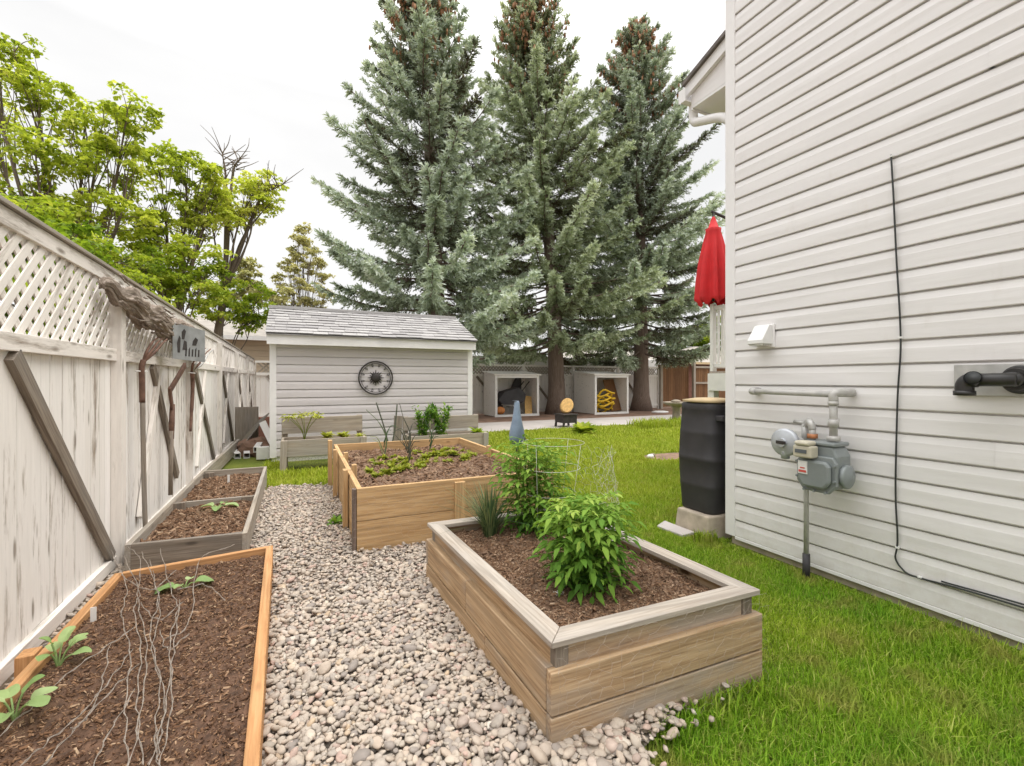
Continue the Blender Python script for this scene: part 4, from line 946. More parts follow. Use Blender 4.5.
hose('hose','green_hose',(11.22,15.55,.1),4,.22,'green hose coil tucked behind the yellow hose',.5)
mb=MB(); mb.beam((12.25,15.5,.10),(12.12,15.9,1.42),.55,.03,up=(0,-1,.3)); tag(mb.build('hardboard',M['brown_fence']),'brown sheet of hardboard leaning inside the right white lean-to','board')
# ------------------------------------------------------------------ blue grey ornament on a stake
on=thing('garden_ornament','glossy blue grey gourd shaped ornament standing up behind the tomato plants','garden ornament',(1.43,2.93,.42))
k=2.93/3.0
mb=MB(); mb.lathe([(.012,.935),(.038,.943),(.053,.97),(.056,1.0),(.050,1.05),(.038,1.10),(.027,1.16),(.022,1.2),(.020,1.235),(.014,1.25),(.003,1.254)],(1.43,2.93,0),24); mb.v[-1][:,0]-=(mb.v[-1][:,2]-.935)*.11; mb.build('body',M['bluegrey'],on)
mb=MB(); mb.lathe([(.0,0),(.011,.004),(.008,.03),(0,.035)],(1.49,2.925,.955),10); mb.build('knob',M['iron'],on)
mb=MB(); mb.tube([(1.43,2.93,.34),(1.43,2.93,.945)],.006,6); mb.build('stake',M['iron'],on)
# ------------------------------------------------------------------ old hand tools, log and sign hung on the left fence
TX=FX+.085
t=thing('pitchfork','tall rusty bent fork with grey handle hanging nearest on the left fence','garden fork',(TX,4.6,.1))
mb=MB(); mb.tube(spline([(TX,4.575,1.24),(TX+.005,4.58,.9),(TX+.01,4.585,.5),(TX+.02,4.59,.08)],5),.017,10); mb.build('handle',M['grey_wood'],t)
mb=MB(); mb.tube(spline([(TX,4.575,1.22),(TX,4.57,1.38),(TX,4.56,1.50),(TX+.01,4.57,1.56)],5),[.02]*16,10); mb.build('socket',M['rust'],t)
for j in range(3):
    mb=MB(); o=(j-1)*.06; mb.tube(spline([(TX+.01,4.57,1.55),(TX+.03+.02*j,4.60+o*.5,1.63),(TX+.05+.02*j,4.70+o,1.71),(TX+.05+.02*j,4.86+o,1.76)],5),[.012]*5+[.010]*5+[.007]*6,6); mb.build('tine',M['rust'],t)
mb=MB(); mb.tube([(TX-.03,4.52,1.47),(TX+.03,4.58,1.47),(TX-.03,4.62,1.47)],.006,6); mb.build('hanger',M['white_plastic'],t)
t=thing('bent_scythe','rusty angular hooked blade on a wooden haft hanging between the two forks','hand tool',(TX,5.45,.3))
mb=MB(); mb.beam((TX+.01,5.42,1.30),(TX+.05,5.86,1.56),.024,.06,up=(0,-.5,1)); mb.beam((TX+.01,5.40,1.33),(TX+.01,5.50,1.12),.024,.055,up=(0,1,.4)); mb.build('blade',M['rust'],t,.006)
mb=MB(); mb.tube([(TX+.01,5.51,1.16),(TX+.01,5.49,.98),(TX+.01,5.47,.82)],[.022,.025,.022],10); mb.build('socket',M['rust'],t)
mb=MB(); mb.tube([(TX+.01,5.475,.9),(TX+.01,5.45,.6),(TX+.01,5.43,.28)],[.021,.02,.018],10); mb.build('handle',M['grey_wood'],t)
t=thing('hay_fork','short rusty fork with curved tines hanging past the metal sign','garden fork',(TX,6.5,.8))
mb=MB(); mb.tube(spline([(TX,6.52,1.50),(TX,6.55,1.3),(TX,6.48,1.0),(TX,6.42,.80)],5),[.022]*5+[.02]*5+[.014]*6,9); mb.build('handle',M['rust'],t)
for j in range(4):
    o=(j-1.5)*.06; mb=MB(); mb.tube(spline([(TX,6.5,1.50),(TX+.03+.02*j,6.5+o,1.6),(TX+.06+.02*j,6.68+o,1.72),(TX+.08+.02*j,6.95+o,1.80)],5),[.014]*5+[.011]*5+[.007]*6,6); mb.build('tine',M['galv' if j%2 else 'rust'],t)
mb=MB(); mb.tube([(TX-.03,6.45,1.49),(TX+.03,6.5,1.48),(TX-.03,6.56,1.49)],.006,6); mb.build('hanger',M['white_plastic'],t)
# rough old log under the top rail
lgp=spline([(FX+.06,3.82,2.03),(FX+.09,4.1,1.985),(FX+.10,4.6,1.935),(FX+.11,5.2,1.895),(FX+.10,5.9,1.86),(FX+.09,6.2,1.83)],22)
mb=MB(); seg=54; V=[];g=[]; fl=rng.normal(0,1,(160,54)); fl=(fl+np.roll(fl,1,0)+np.roll(fl,2,0)+np.roll(fl,3,0))/2
for i,p in enumerate(lgp):
    f=i/(len(lgp)-1); r=.028+.062*min(1,f*2.6)*(1-.3*f)
    for k in range(seg):
        a=2*math.pi*k/seg; rr=r*(1+.16*math.sin(5*a+2.2*math.sin(f*9))+.12*math.sin(11*a+f*14)+.11*fl[i%160,k]+.10*math.sin(f*43+2*a)); V.append((p.x+rr*.75*math.cos(a),p.y,p.z+rr*1.15*math.sin(a)+.02*math.sin(f*30))); g.append((f*1.7,rr*math.cos(a),rr*math.sin(a)))
mb.add(V,[(i*seg+k,i*seg+(k+1)%seg,(i+1)*seg+(k+1)%seg,(i+1)*seg+k) for i in range(len(lgp)-1) for k in range(seg)]+[tuple(range(seg-1,-1,-1)),tuple(range((len(lgp)-1)*seg,len(lgp)*seg))],0,np.array(g),None,True)
for k in range(60):
    i=random.randrange(3,len(lgp)-2); p=lgp[i]; a=random.uniform(-1.6,1.6); q=Vector((p.x+.10*math.cos(a),p.y,p.z+.13*math.sin(a))); mb.tube([q,q+Vector((random.uniform(.0,.035),random.uniform(.06,.2),random.uniform(-.05,.02)))],[.009,.002],4)
tag(mb.build('driftwood',M['driftwood']),'rough barked old log fixed along the lattice just under the fence top','log')
mb=MB(); pts=spline([(FX+.06,5.95,2.0),(FX+.10,6.15,1.90),(FX+.11,6.35,1.80),(FX+.08,6.6,1.72)],5); mb.tube(pts,[.06+.06*math.sin(3.1*i/(len(pts)-1))+random.uniform(-.012,.012) for i in range(len(pts))],11)
for k in range(14): mb.tube([pts[4+k%8],pts[4+k%8]+Vector((random.uniform(.06,.12),random.uniform(-.05,.12),random.uniform(-.16,.02)))],[.016,.004],5)
tag(mb.build('driftwood',M['driftwood']),'short knobbly grey root piece hung just past the metal sign','log')
# sheet metal sign with dark cut shapes
sg=thing('metal_sign','grey sheet metal panel with dark cut out shapes hung over the lattice','sign',(FX+.15,5.75,1.65))
A0=Vector((FX+.16,5.18,0)); A1=Vector((FX+.36,5.52,0)); du=(A1-A0); LW=du.length; du.normalize(); nn=Vector((du.y,-du.x,0))
def sp(a,z,o=0): return A0+du*a+nn*o+Vector((0,0,1.60+z))
mb=MB(); V=[sp(a,z,o) for o in (0,.006) for (a,z) in ((0,0),(LW,-.02),(LW,.30),(0,.34))]; mb.add([tuple(v) for v in V],[(3,2,1,0),(4,5,6,7),(0,1,5,4),(1,2,6,5),(2,3,7,6),(3,0,4,7)]); mb.build('panel',M['sheet'],sg)
def cut(poly):
    m=MB(); n=len(poly); V=[tuple(sp(a*LW,z,o)) for o in (.0065,.009) for a,z in poly]; m.add(V,[tuple(range(n,2*n)),tuple(range(n-1,-1,-1))]+[(i,(i+1)%n,(i+1)%n+n,i+n) for i in range(n)]); m.build('cut_shape',M['iron'],sg)
cut([(.14,.06),(.20,.06),(.22,.20),(.18,.22),(.12,.15)]); cut([(.26,.19),(.33,.19),(.38,.27),(.33,.29),(.26,.26)]); cut([(.28,.09),(.42,.09),(.40,.17),(.33,.18)])
cut([(.58,.14),(.70,.14),(.76,.20),(.68,.22),(.60,.18)])
for k in range(5): cut([(.36+.1*k,.03),(.40+.1*k,.03),(.41+.1*k,.10+.02*(k%2)),(.37+.1*k,.10)])
# ------------------------------------------------------------------ offcuts in the corner by the shed
for i,(x,y,l,rz_) in enumerate(((-.93,9.35,.75,.25),(-.79,9.32,.8,.08),(-.64,9.30,.8,-.05),(-.50,9.22,.75,-.12))):
    n_=MB(); s=.048; o=.040
    P=lambda q:[(-q,-q),(q,-q),(q,q),(-q,q)]
    V=[(a,yy,b) for yy in (0,l) for q in (s,o) for a,b in P(q)]
    n_.add(V,[(0+k,(k+1)%4,8+(k+1)%4,8+k) for k in range(4)]+[(4+(k+1)%4,4+k,12+k,12+(k+1)%4) for k in range(4)]+[(k,4+k,4+(k+1)%4,(k+1)%4) for k in range(4)]+[(8+(k+1)%4,12+(k+1)%4,12+k,8+k) for k in range(4)])
    n_.box(-o+.001,o-.001,l*.5,l*.5+.01,-o+.001,o-.001,1)
    ob=n_.build('square_tube',[M['white_plastic'],M['cable']]); ob.location=(x,y,.055+(.10 if i==2 else 0)); ob.rotation_euler=(R(3),0,rz_)
    tag(ob,'open ended white square tube lying by the left front corner of the shed','tube',group='white square tubes by the shed corner')
mb=MB(); mb.box(-.62,-.42,8.98,9.07,.02,.24); o=mb.build('white_block',M['white_plastic'],None,.01); tag(o,'short upright white block at the shed corner beside the square tubes','block')
mb=MB(); mb.beam((-1.0,10.2,.10),(-.62,10.7,.62),.02,.55,up=(.4,-.6,.35)); tag(mb.build('plywood_sheet',M['plywood'],None,.003),'slanting grey plywood sheet leaning in the fence corner','plywood')
mb=MB(); mb.box(-1.12,-.70,10.75,10.775,.05,.85); tag(mb.build('plywood_sheet',M['old_board'],None,.003),'pale upright board standing behind the slanting grey plywood','board')
mb=MB(); mb.beam((-.58,9.9,.60),(-.40,9.62,.23),.03,.12,up=(0,.5,.8)); tag(mb.build('board',M['paint_white'],None,.003),'short white board tipped against the heap left of the shed','board')
V2,F2=icosphere(3); mb=MB(); d=1+.25*np.sin(V2[:,0]*5)*np.cos(V2[:,1]*6)+rng.normal(0,.05,len(V2)); mb.add(V2*d[:,None]*np.array([.36,.5,.22])+np.array([-.72,9.95,.06]),F2,0); tag(mb.build('debris_heap',M['mulch']),'small heap of brown soil and litter left of the shed','heap',kind='stuff')
mb=MB(); mb.box(-.95,-.35,12.2,12.4,.0,.52); tag(mb.build('brick_planter',M['brick'],None,.01),'reddish brown box beyond the shed corner at the fence end','box')
# ------------------------------------------------------------------ plant markers
for (x,y,z,h,l) in ((-.93,3.0,.14,.105,'white plastic plant label stuck in the near cedar bed mulch'),(-.72,6.3,.17,.11,'white plastic plant label in the far half of the low grey bed')):
    mb=MB(); mb.prism([(x-.012,z),(x+.012,z),(x+.012,z+h),(x-.012,z+h)],'y',y,y+.003); tag(mb.build('plant_marker',M['white_plastic']),l,'plant label')
# ------------------------------------------------------------------ plants
def Vn(a): return np.array(a,float)
def compound(mb,base,dirv,L,pairs,ls,t0,matl=0):
    """a feathered leaf: rachis that droops, pairs of leaflets, one at the end"""
    base=np.array(base);d=np.array(dirv,float);d/=np.linalg.norm(d); pts=[]; p=base.copy()
    for k in range(pairs+2):
        pts.append(p.copy()); d2=d+np.array([0,0,-.16*k]); p=p+d2/np.linalg.norm(d2)*L/(pairs+1)
    mb.tube([tuple(q) for q in pts],[.0022]*len(pts),4,matl,False,tone=t0)
    Pp=[];D=[];U=[];LL=[];W=[];T=[]
    for k in range(1,pairs+2):
        tan=pts[k]-pts[k-1]; tan/=np.linalg.norm(tan); s=np.cross(tan,[0,0,1.]); s/=np.linalg.norm(s)+1e-9
        for sg in ((1,-1) if k<=pairs else (0,)):
            dd=tan*(.6 if sg else 1)+s*sg*.9+rng.normal(0,.18,3); dd[2]-=.25
            sc=ls*(.65+.5*k/(pairs+1))*rng.uniform(.75,1.2)*(1.25 if sg==0 else 1)
            Pp.append(pts[k]);D.append(dd);U.append([rng.normal(0,.3),rng.normal(0,.3),1]);LL.append(sc*1.1);W.append(sc*.47);T.append(np.clip(t0+rng.normal(0,.1),0,1))
    leaf_batch(mb,Pp,D,U,LL,W,matl,np.array(T),.22,.25,.38)
def tomato(name,x,y,z,h,w,n,label,ls=.062,mat='tomato',lean=(0,0)):
    t=thing(name,label,'plant',(x,y,z)); st=MB(); lf=MB()
    for s in range(6):
        a=s*1.05+.4; top=Vn([x+lean[0]+w*.30*math.cos(a),y+lean[1]+w*.30*math.sin(a),z+h*random.uniform(.72,.95)])
        b=Vn([x+.03*math.cos(a),y+.03*math.sin(a),z-.02]); path=spline([b,b+(top-b)*.45+Vn([.02*math.cos(a*3),.02*math.sin(a*2),.03]),top],8)
        st.tube(path,[.007-.004*i/len(path) for i in range(len(path))],6)
        m=n//6
        for k in range(m):
            f=.08+.92*(k+random.random()*.5)/m; p=path[min(int(f*(len(path)-1)),len(path)-1)]; ang=a+k*2.4+random.uniform(-.4,.4)
            L=w*random.uniform(.34,.52)*(1.1-.35*abs(f-.45)*1.6)
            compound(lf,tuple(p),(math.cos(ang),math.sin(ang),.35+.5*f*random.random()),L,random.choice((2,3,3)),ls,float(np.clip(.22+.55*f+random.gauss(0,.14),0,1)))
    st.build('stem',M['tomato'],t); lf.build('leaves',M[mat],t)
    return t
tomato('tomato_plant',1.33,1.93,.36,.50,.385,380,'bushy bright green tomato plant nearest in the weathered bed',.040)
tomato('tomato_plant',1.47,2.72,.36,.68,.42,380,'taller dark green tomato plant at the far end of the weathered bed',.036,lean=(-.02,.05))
# chives
def tuft(name,x,y,z,n,h,spread,mat,label,cat='plant',wd=.006):
    mb=MB(); a=rng.uniform(0,6.283,n); L=h*rng.uniform(.55,1.1,n); ln=np.abs(rng.normal(0,.36,n))*spread; r=rng.uniform(0,.045,n)
    B=np.stack([x+r*np.cos(a),y+r*np.sin(a),0*a+z-.01],1);D=np.stack([np.cos(a),np.sin(a),0*a],1);S=np.stack([-np.sin(a),np.cos(a),0*a],1);U=np.array([0,0,1.]);rows=[]
    for t_,k in ((0,1),(.3,.95),(.6,.8),(.85,.5),(1,.08)):
        c=B+D*(L*ln*t_**1.7)[:,None]+U*(L*(t_-.22*ln*t_**2.4))[:,None]; rows+= [c-S*wd*.5*k,c+S*wd*.5*k]
    V=np.stack(rows,1); raw(mb,V,[[(2*i,2*i+1,2*i+3,2*i+2) for i in range(4)]],rng.random(n),0,True)
    return tag(mb.build(name,M[mat]),label,cat)
tuft('chive_clump',1.17,2.80,.36,260,.37,1.9,'allium','upright clump of dark green chives at the left of the weathered bed')
# squash seedlings
def round_leaf(mb,e,d,L,W,tone):
    """one broad oval leaf with a sunken midrib and a wavy rim"""
    e=Vn(e);d=Vn(d);d/=np.linalg.norm(d);s=np.cross(d,[0,0,1.]);s/=np.linalg.norm(s);n=np.cross(s,d);V=[];m=16;ph=rng.uniform(0,6.28)
    for r in (0,.5,1):
        for k in range(m):
            a=2*math.pi*k/m; x=.5-.5*math.cos(a); sx=math.sin(a); w=r*.5*W*abs(sx)**.8*(1 if sx>=0 else -1)
            xx=.48+(x-.48)*r; V.append(e+d*L*xx+s*w+n*(abs(w)*.35-.30*L*xx*xx+.05*L*r*r*math.sin(3*a+ph)))
    F=[(q*m+k,q*m+(k+1)%m,(q+1)*m+(k+1)%m,(q+1)*m+k) for q in (0,1) for k in range(m)]
    mb.add(V,F,0,None,np.full(len(V),tone),True)
def squash(x,y,z,spec,label,mat='squash'):
    mb=MB()
    for (dx,dy,dz,L,W) in spec:
        b=Vn([x,y,z]); e=b+Vn([dx,dy,dz])*.4+Vn([0,0,.02]); mb.tube(spline([tuple(b),tuple((b+e)/2+Vn([0,0,.015])),tuple(e)],3),.0035,5,0,True,tone=.35)
        round_leaf(mb,e,[dx,dy,dz*.35],L*1.12,W*1.05,rng.uniform(.0,1))
    return tag(mb.build('squash_seedling',M[mat]),label,'seedling')
squash(-.60,3.30,.145,((.12,.02,.03,.085,.085),(-.12,-.02,.03,.09,.085),(.02,.10,.05,.05,.045),(-.03,-.05,.05,.045,.04)),'pale two leaved squash seedling in the middle of the near cedar bed')
squash(-.66,5.05,.18,((.13,.0,.04,.10,.09),(-.10,.03,.05,.10,.09),(.0,-.1,.05,.09,.08),(.05,.1,.06,.06,.06)),'green squash seedling in the near half of the low grey bed')
squash(-.93,2.62,.145,((.07,.10,.14,.055,.05),(.12,-.02,.10,.06,.05),(-.05,.08,.13,.055,.05),(-.02,-.10,.17,.06,.055),(.02,.05,.22,.06,.05),(.10,.04,.20,.05,.045),(-.04,-.02,.25,.05,.045)),'taller leafy squash plant against the left board of the cedar bed')
squash(-.93,2.28,.145,((.09,.06,.10,.065,.055),(.11,-.06,.13,.07,.06),(-.06,.10,.14,.065,.055),(.0,-.10,.11,.06,.055),(.05,.02,.2,.06,.05),(-.05,-.03,.18,.06,.055)),'leafy squash plant lowest at the left edge of the photo')
# lettuces and friends in the tall bed
def rosette(n,r,h,mat,tone):
    mb=MB(); a=rng.uniform(0,6.283,n); el=rng.uniform(.25,1.2,n); D=np.stack([np.cos(a)*np.cos(el),np.sin(a)*np.cos(el),np.sin(el)],1)
    leaf_batch(mb,np.zeros((n,3)),D,np.tile([0,0,1.],(n,1))+rng.normal(0,.2,(n,3)),r*rng.uniform(.7,1.2,n),r*.55*rng.uniform(.7,1.2,n),0,np.clip(tone+rng.normal(0,.2,n),0,1),.2,.35,.55); return mb
p0=None; k=0
for i in range(60):
    u=.70+.0235*i+random.uniform(-.06,.06); y=4.75+.012*i+random.choice((-.1,.15,.4,.65))+random.uniform(-.08,.08)
    if u>2.05: continue
    if p0 is None:
        p0=rosette(34,.08,.1,'lime_leaf',.45).build('lettuce',M['lime_leaf']); tag(p0,'small yellow green lettuce growing in the tall cedar bed','lettuce','lettuces in the tall cedar bed'); o=p0
    else: o=p0.copy(); COL.objects.link(o)
    o.location=(u,y,.445); o.rotation_euler=(0,0,random.uniform(0,6)); o.scale=(random.uniform(.55,1.1),)*3
for (x,y,h,l) in ((.98,5.75,.60,'leaning tall thin allium stalk leftmost in the tall cedar bed'),(1.30,5.85,.66,'tall thin allium stalk crossing the gap between the planters'),(1.62,6.0,.58,'pale thin allium stalk at the back of the tall cedar bed'),(1.15,5.2,.34,'short dry allium stalk bent over the lettuces')):
    mb=MB(); tip=(x+random.uniform(-.22,.05),y,.44+h); 
    mb.tube(spline([(x,y,.43),(x+.03,y,.43+h*.4),(x-.06,y,.43+h*.75),tip],6),[.009]*6+[.007]*6+[.004]*7,6)
    for j in range(4):
        a=random.uniform(0,6.28); mb.tube(spline([(x,y,.45+.06*j),(x+.08*math.cos(a),y+.08*math.sin(a),.62+.07*j),(x+.17*math.cos(a),y+.17*math.sin(a),.66+.05*j)],4),[.006]*4+[.004]*4+[.002],5)
    tag(mb.build('allium_stalk',M['dry_stalk' if h>.6 or h<.4 else 'allium']),l,'plant')
# trellis sticks between the planters
for (a,b,l) in (((1.40,7.45,0),(1.16,7.5,1.04),'dark thin stick leaning left in the gap between the planters'),((1.30,7.45,0),(1.50,7.55,1.0),'dark thin stick leaning right in the gap between the planters')):
    mb=MB(); mb.tube(spline([a,((a[0]+b[0])/2+.03,7.47,b[2]*.5),b],5),.012,6); tag(mb.build('trellis_stick',M['dry_stalk']),l,'stick')
mb=MB(); mb.beam((1.50,7.66,0),(1.55,7.7,.80),.05,.13,up=(1,0,0)); tag(mb.build('stake_board',M['grey_wood'],None,.003),'rough grey upright board in the gap between the two planter troughs','board')
# planter plants
def feathery(x,y,z,h,w,n,label):
    mb=MB(); st=MB(); P=[];D=[];U=[];L=[];W=[];T=[]
    t=thing('pea_plant',label,'plant',(x,y,z))
    for s in range(8):
        a=rng.uniform(0,6.28); top=(x+w*.5*math.cos(a),y+w*.35*math.sin(a),z+h*rng.uniform(.65,1)); path=spline([(x+.04*math.cos(a),y,z),(x+w*.25*math.cos(a),y+w*.2*math.sin(a),z+h*.5),top],7); st.tube(path,.005,5)
        for q in range(n):
            p=path[rng.integers(1,len(path))]; P.append(tuple(p+Vector(rng.normal(0,.02,3))));D.append(unit(1)[0]+[0,0,.3]);U.append([0,0,1.]);L.append(rng.uniform(.05,.11));W.append(rng.uniform(.018,.035));T.append(rng.random()*.9)
    leaf_batch(mb,P,D,np.array(U)+rng.normal(0,.4,(len(U),3)),L,W,0,np.array(T)); st.build('stem',M['allium'],t); mb.build('leaves',M['tomato'],t)
feathery(1.98,7.80,.40,.54,.30,60,'wispy grey green pea plant left of its twin in the right planter')
feathery(2.34,7.84,.40,.55,.40,80,'bushier bright pea plant towards the middle of the right planter')
def clump(x,y,z,n,r,label,mat='lime_leaf',tone=.7,cat='plant'):
    o=rosette(n,r,r,mat,tone).build('leafy_clump',M[mat]); o.location=(x,y,z); return tag(o,label,cat)
clump(2.98,7.8,.42,34,.16,'small green leafy plant at the right end of the right planter','maple_lime',.5)
clump(.45,7.82,.47,30,.13,'yellow green lettuce leftmost on the rim of the left planter','lime_leaf',.75)
clump(.69,7.83,.47,30,.13,'yellow green lettuce in the middle of the left planter','lime_leaf',.75)
clump(.95,7.83,.45,24,.12,'yellow green lettuce rightmost in the left planter','lime_leaf',.85)
t=thing('dill_plant','flat topped yellow green plant at the left end of the left planter','plant',(.12,7.84,.45)); mb=MB(); lf=MB()
for a in np.linspace(0,6.1,9):
    e=(.10+.22*math.cos(a),7.84+.12*math.sin(a),.84+random.uniform(-.03,.04)); mb.tube(spline([(.12,7.84,.43),(.12+.05*math.cos(a),7.84,.62),e],5),.004,5,0,True,tone=.2)
    n=16; leaf_batch(lf,np.tile(e,(n,1))+rng.normal(0,.035,(n,3))*[1,1,.4],unit(n)*[1,1,.4],np.tile([0,0,1.],(n,1)),rng.uniform(.04,.08,n),rng.uniform(.025,.05,n),0,rng.uniform(.6,1,n))
mb.build('stem',M['lime_leaf'],t); lf.build('leaves',M['lime_leaf'],t)
clump(6.75,9.9,.0,110,.36,'low yellow green leafy plant on the lawn before the first lean-to','maple_lime',.7)
# weed at the tall bed's foot, white litter
clump(.34,4.55,.05,22,.10,'small green weed in the pebbles at the tall bed foot','tomato',.6,'weed')
# ------------------------------------------------------------------ wire: cages and netting
def cage(x,y,z,r0,r1,h,label):
    t=thing('tomato_cage',label,'tomato cage',(x,y,z))
    for j in range(4):
        f=j/3; mb=MB(); ring(mb,(x+.01*j,y,z+.10+(h-.10)*f),r0+(r1-r0)*f,.0014,'z',36); mb.build('ring',M['wire_white'],t)
    for k in range(4):
        a=k*math.pi/2+.5; mb=MB(); mb.tube([(x+r0*.9*math.cos(a),y+r0*.9*math.sin(a),z-.05),(x+.03+r1*math.cos(a),y+r1*math.sin(a),z+h)],.0014,5); mb.build('leg',M['wire_white'],t)
cage(1.54,2.66,.38,.15,.21,.60,'pale round wire tomato cage around the farther tomato plant')
def hexnet(mb,f,nu,nv,su,sv,r,jit=.1,keep=1.0):
    """hexagonal mesh on a surface f(u,v)"""
    def P(i,j,k):
        u=i*su; v=j*sv+(sv*.5 if i%2 else 0)+k*sv*.5; q=np.array(f(u,v)); return q
    cache={}
    def N_(u,v):
        key=(round(u,4),round(v,4))
        if key not in cache: cache[key]=np.array(f(u,v))+rng.normal(0,jit*su,3)
        return cache[key]
    E=[]
    for i in range(nu):
        for j in range(nv):
            o=su*.75*2*i; 
            u=i*1.5*su; v=(j+(.5 if i%2 else 0))*sv*1.732
            h=[(u+su*math.cos(k*math.pi/3),v+sv*math.sin(k*math.pi/3)) for k in range(6)]
            for k in range(3 if (i and j) else 6): E.append((h[k],h[(k+1)%6]))
    A=np.array([N_(*a) for a,b in E]);B=np.array([N_(*b) for a,b in E])
    if keep<1: m=rng.random(len(A))<keep; A=A[m];B=B[m]
    D=B-A; L=np.linalg.norm(D,axis=1,keepdims=True); ok=(L[:,0]>1e-4); A,B,D=A[ok],B[ok],(D/np.maximum(L,1e-9))[ok]
    X=np.cross(D,[.31,.52,.79]); X/=np.linalg.norm(X,axis=1,keepdims=True); Y=np.cross(D,X)
    rows=[]
    for Q in (A,B):
        for k in range(3): a=2*math.pi*k/3; rows.append(Q+(X*math.cos(a)+Y*math.sin(a))*r)
    raw(mb,np.stack(rows,1),[[(0,1,4,3),(1,2,5,4),(2,0,3,5)]],np.full(len(A),.5))
mb=MB()
hexnet(mb,lambda u,v:(1.66+.20*math.cos(4.6+u*3.2)+.03*math.sin(9*v),2.5+.30*math.sin(4.6+u*3.2)+.03*math.sin(7*u+3*v),.40+v*(1+.1*math.sin(5*u))),16,9,.034,.034,.0008,.22)
tag(mb.build('wire_netting',M['wire_white']),'crumpled pale chicken wire standing up right of the tomato plants','wire netting')
mb=MB()
def fe(u,v):
    a=L2(E[0],E[1],min(1,max(0,u/1.1))); return (a[0]-.0+.0*v,a[1]-.025-.035*math.sin(v*6+u*4)*.5-.03*(1-v/.45),.03+v*.95)
hexnet(mb,fe,22,8,.034,.030,.00035,.16)
tag(mb.build('wire_netting',M['netwire']),'faint rusty chicken wire hanging over the near side of the weathered bed','wire netting')
mb=MB()
hexnet(mb,lambda u,v:(.42+u*.98,3.69-.03*math.sin(5*u)-.02*(.5-v),.03+v),26,8,.036,.036,.0004,.12)
tag(mb.build('wire_netting',M['netwire']),'fine chicken wire stretched across the front of the tall cedar bed','wire netting')
mb=MB()
hexnet(mb,lambda u,v:(-.16+u*1.0,7.66+.012*math.sin(8*u),.01+v),25,4,.030,.030,.0013,.05); 
tag(mb.build('wire_netting',M['iron']),'dark chicken wire skirt under the left planter trough','wire netting')
# twisted wire strands trailing down the near bed
ws=thing('loose_wire','tangle of bare twisted wire strands trailing along the mulch of the near bed','wire',(-.6,2.5,.2))
lines=[[(123,556),(139,590),(134,610),(141,650),(137,700),(143,766)],[(141,552),(152,575),(160,610),(152,650),(165,700),(150,766)],[(126,545),(140,560),(138,600),(146,640),(144,690),(130,766)],
 [(160,549),(171,590),(178,608),(170,640),(172,700),(160,766)],[(150,560),(158,600),(150,630),(160,680),(155,730),(158,766)],[(180,600),(175,640),(168,690),(160,740),(158,766)],
 [(134,628),(105,648),(70,672),(40,700),(0,735),(-20,760)],[(132,650),(110,680),(80,715),(50,740),(20,766)],[(138,665),(112,690),(70,735),(35,775)],[(110,645),(100,690),(85,720),(70,730)],[(135,690),(108,735),(90,775)],[(178,590),(205,585),(225,600)],[(165,640),(190,620),(200,560),(235,545)]]
lines+=[[(u+dx+random.uniform(-5,5),v+random.uniform(-9,9)) for u,v in Lp] for dx,Lp in ((-11,lines[0]),)]+[[(120+20*k,575+28*k),(150+9*k,590+30*k),(176+6*k,570+32*k)] for k in range(3)]
for k,Lp in enumerate(lines):
    pts=[on_ground(u,v,.175+.035*random.random()+(.05 if j in (0,) and v<560 else 0)) for j,(u,v) in enumerate(Lp)]
    s=spline(pts,7); s=[p+Vector((.004*math.sin(i*1.7+k),.004*math.cos(i*2.1),.004*math.sin(i*1.3))) for i,p in enumerate(s)]
    mb=MB(); mb.tube(s,.0015,5); 
    s2=[p+Vector((.0035*math.sin(i*2.3),.0035*math.cos(i*2.3),.003)) for i,p in enumerate(s)]; mb.tube(s2,.0011,4); mb.build('strand',M['netwire'],ws)
mb=MB(); mb.add(V2*np.array([.03,.014,.012])*(1+.4*np.sin(V2*9))+np.array([1.13,1.88,.372]),F2,0); tag(mb.build('paper_scrap',M['white_plastic']),'crumpled white scrap at the foot of the nearer tomato plant','litter')
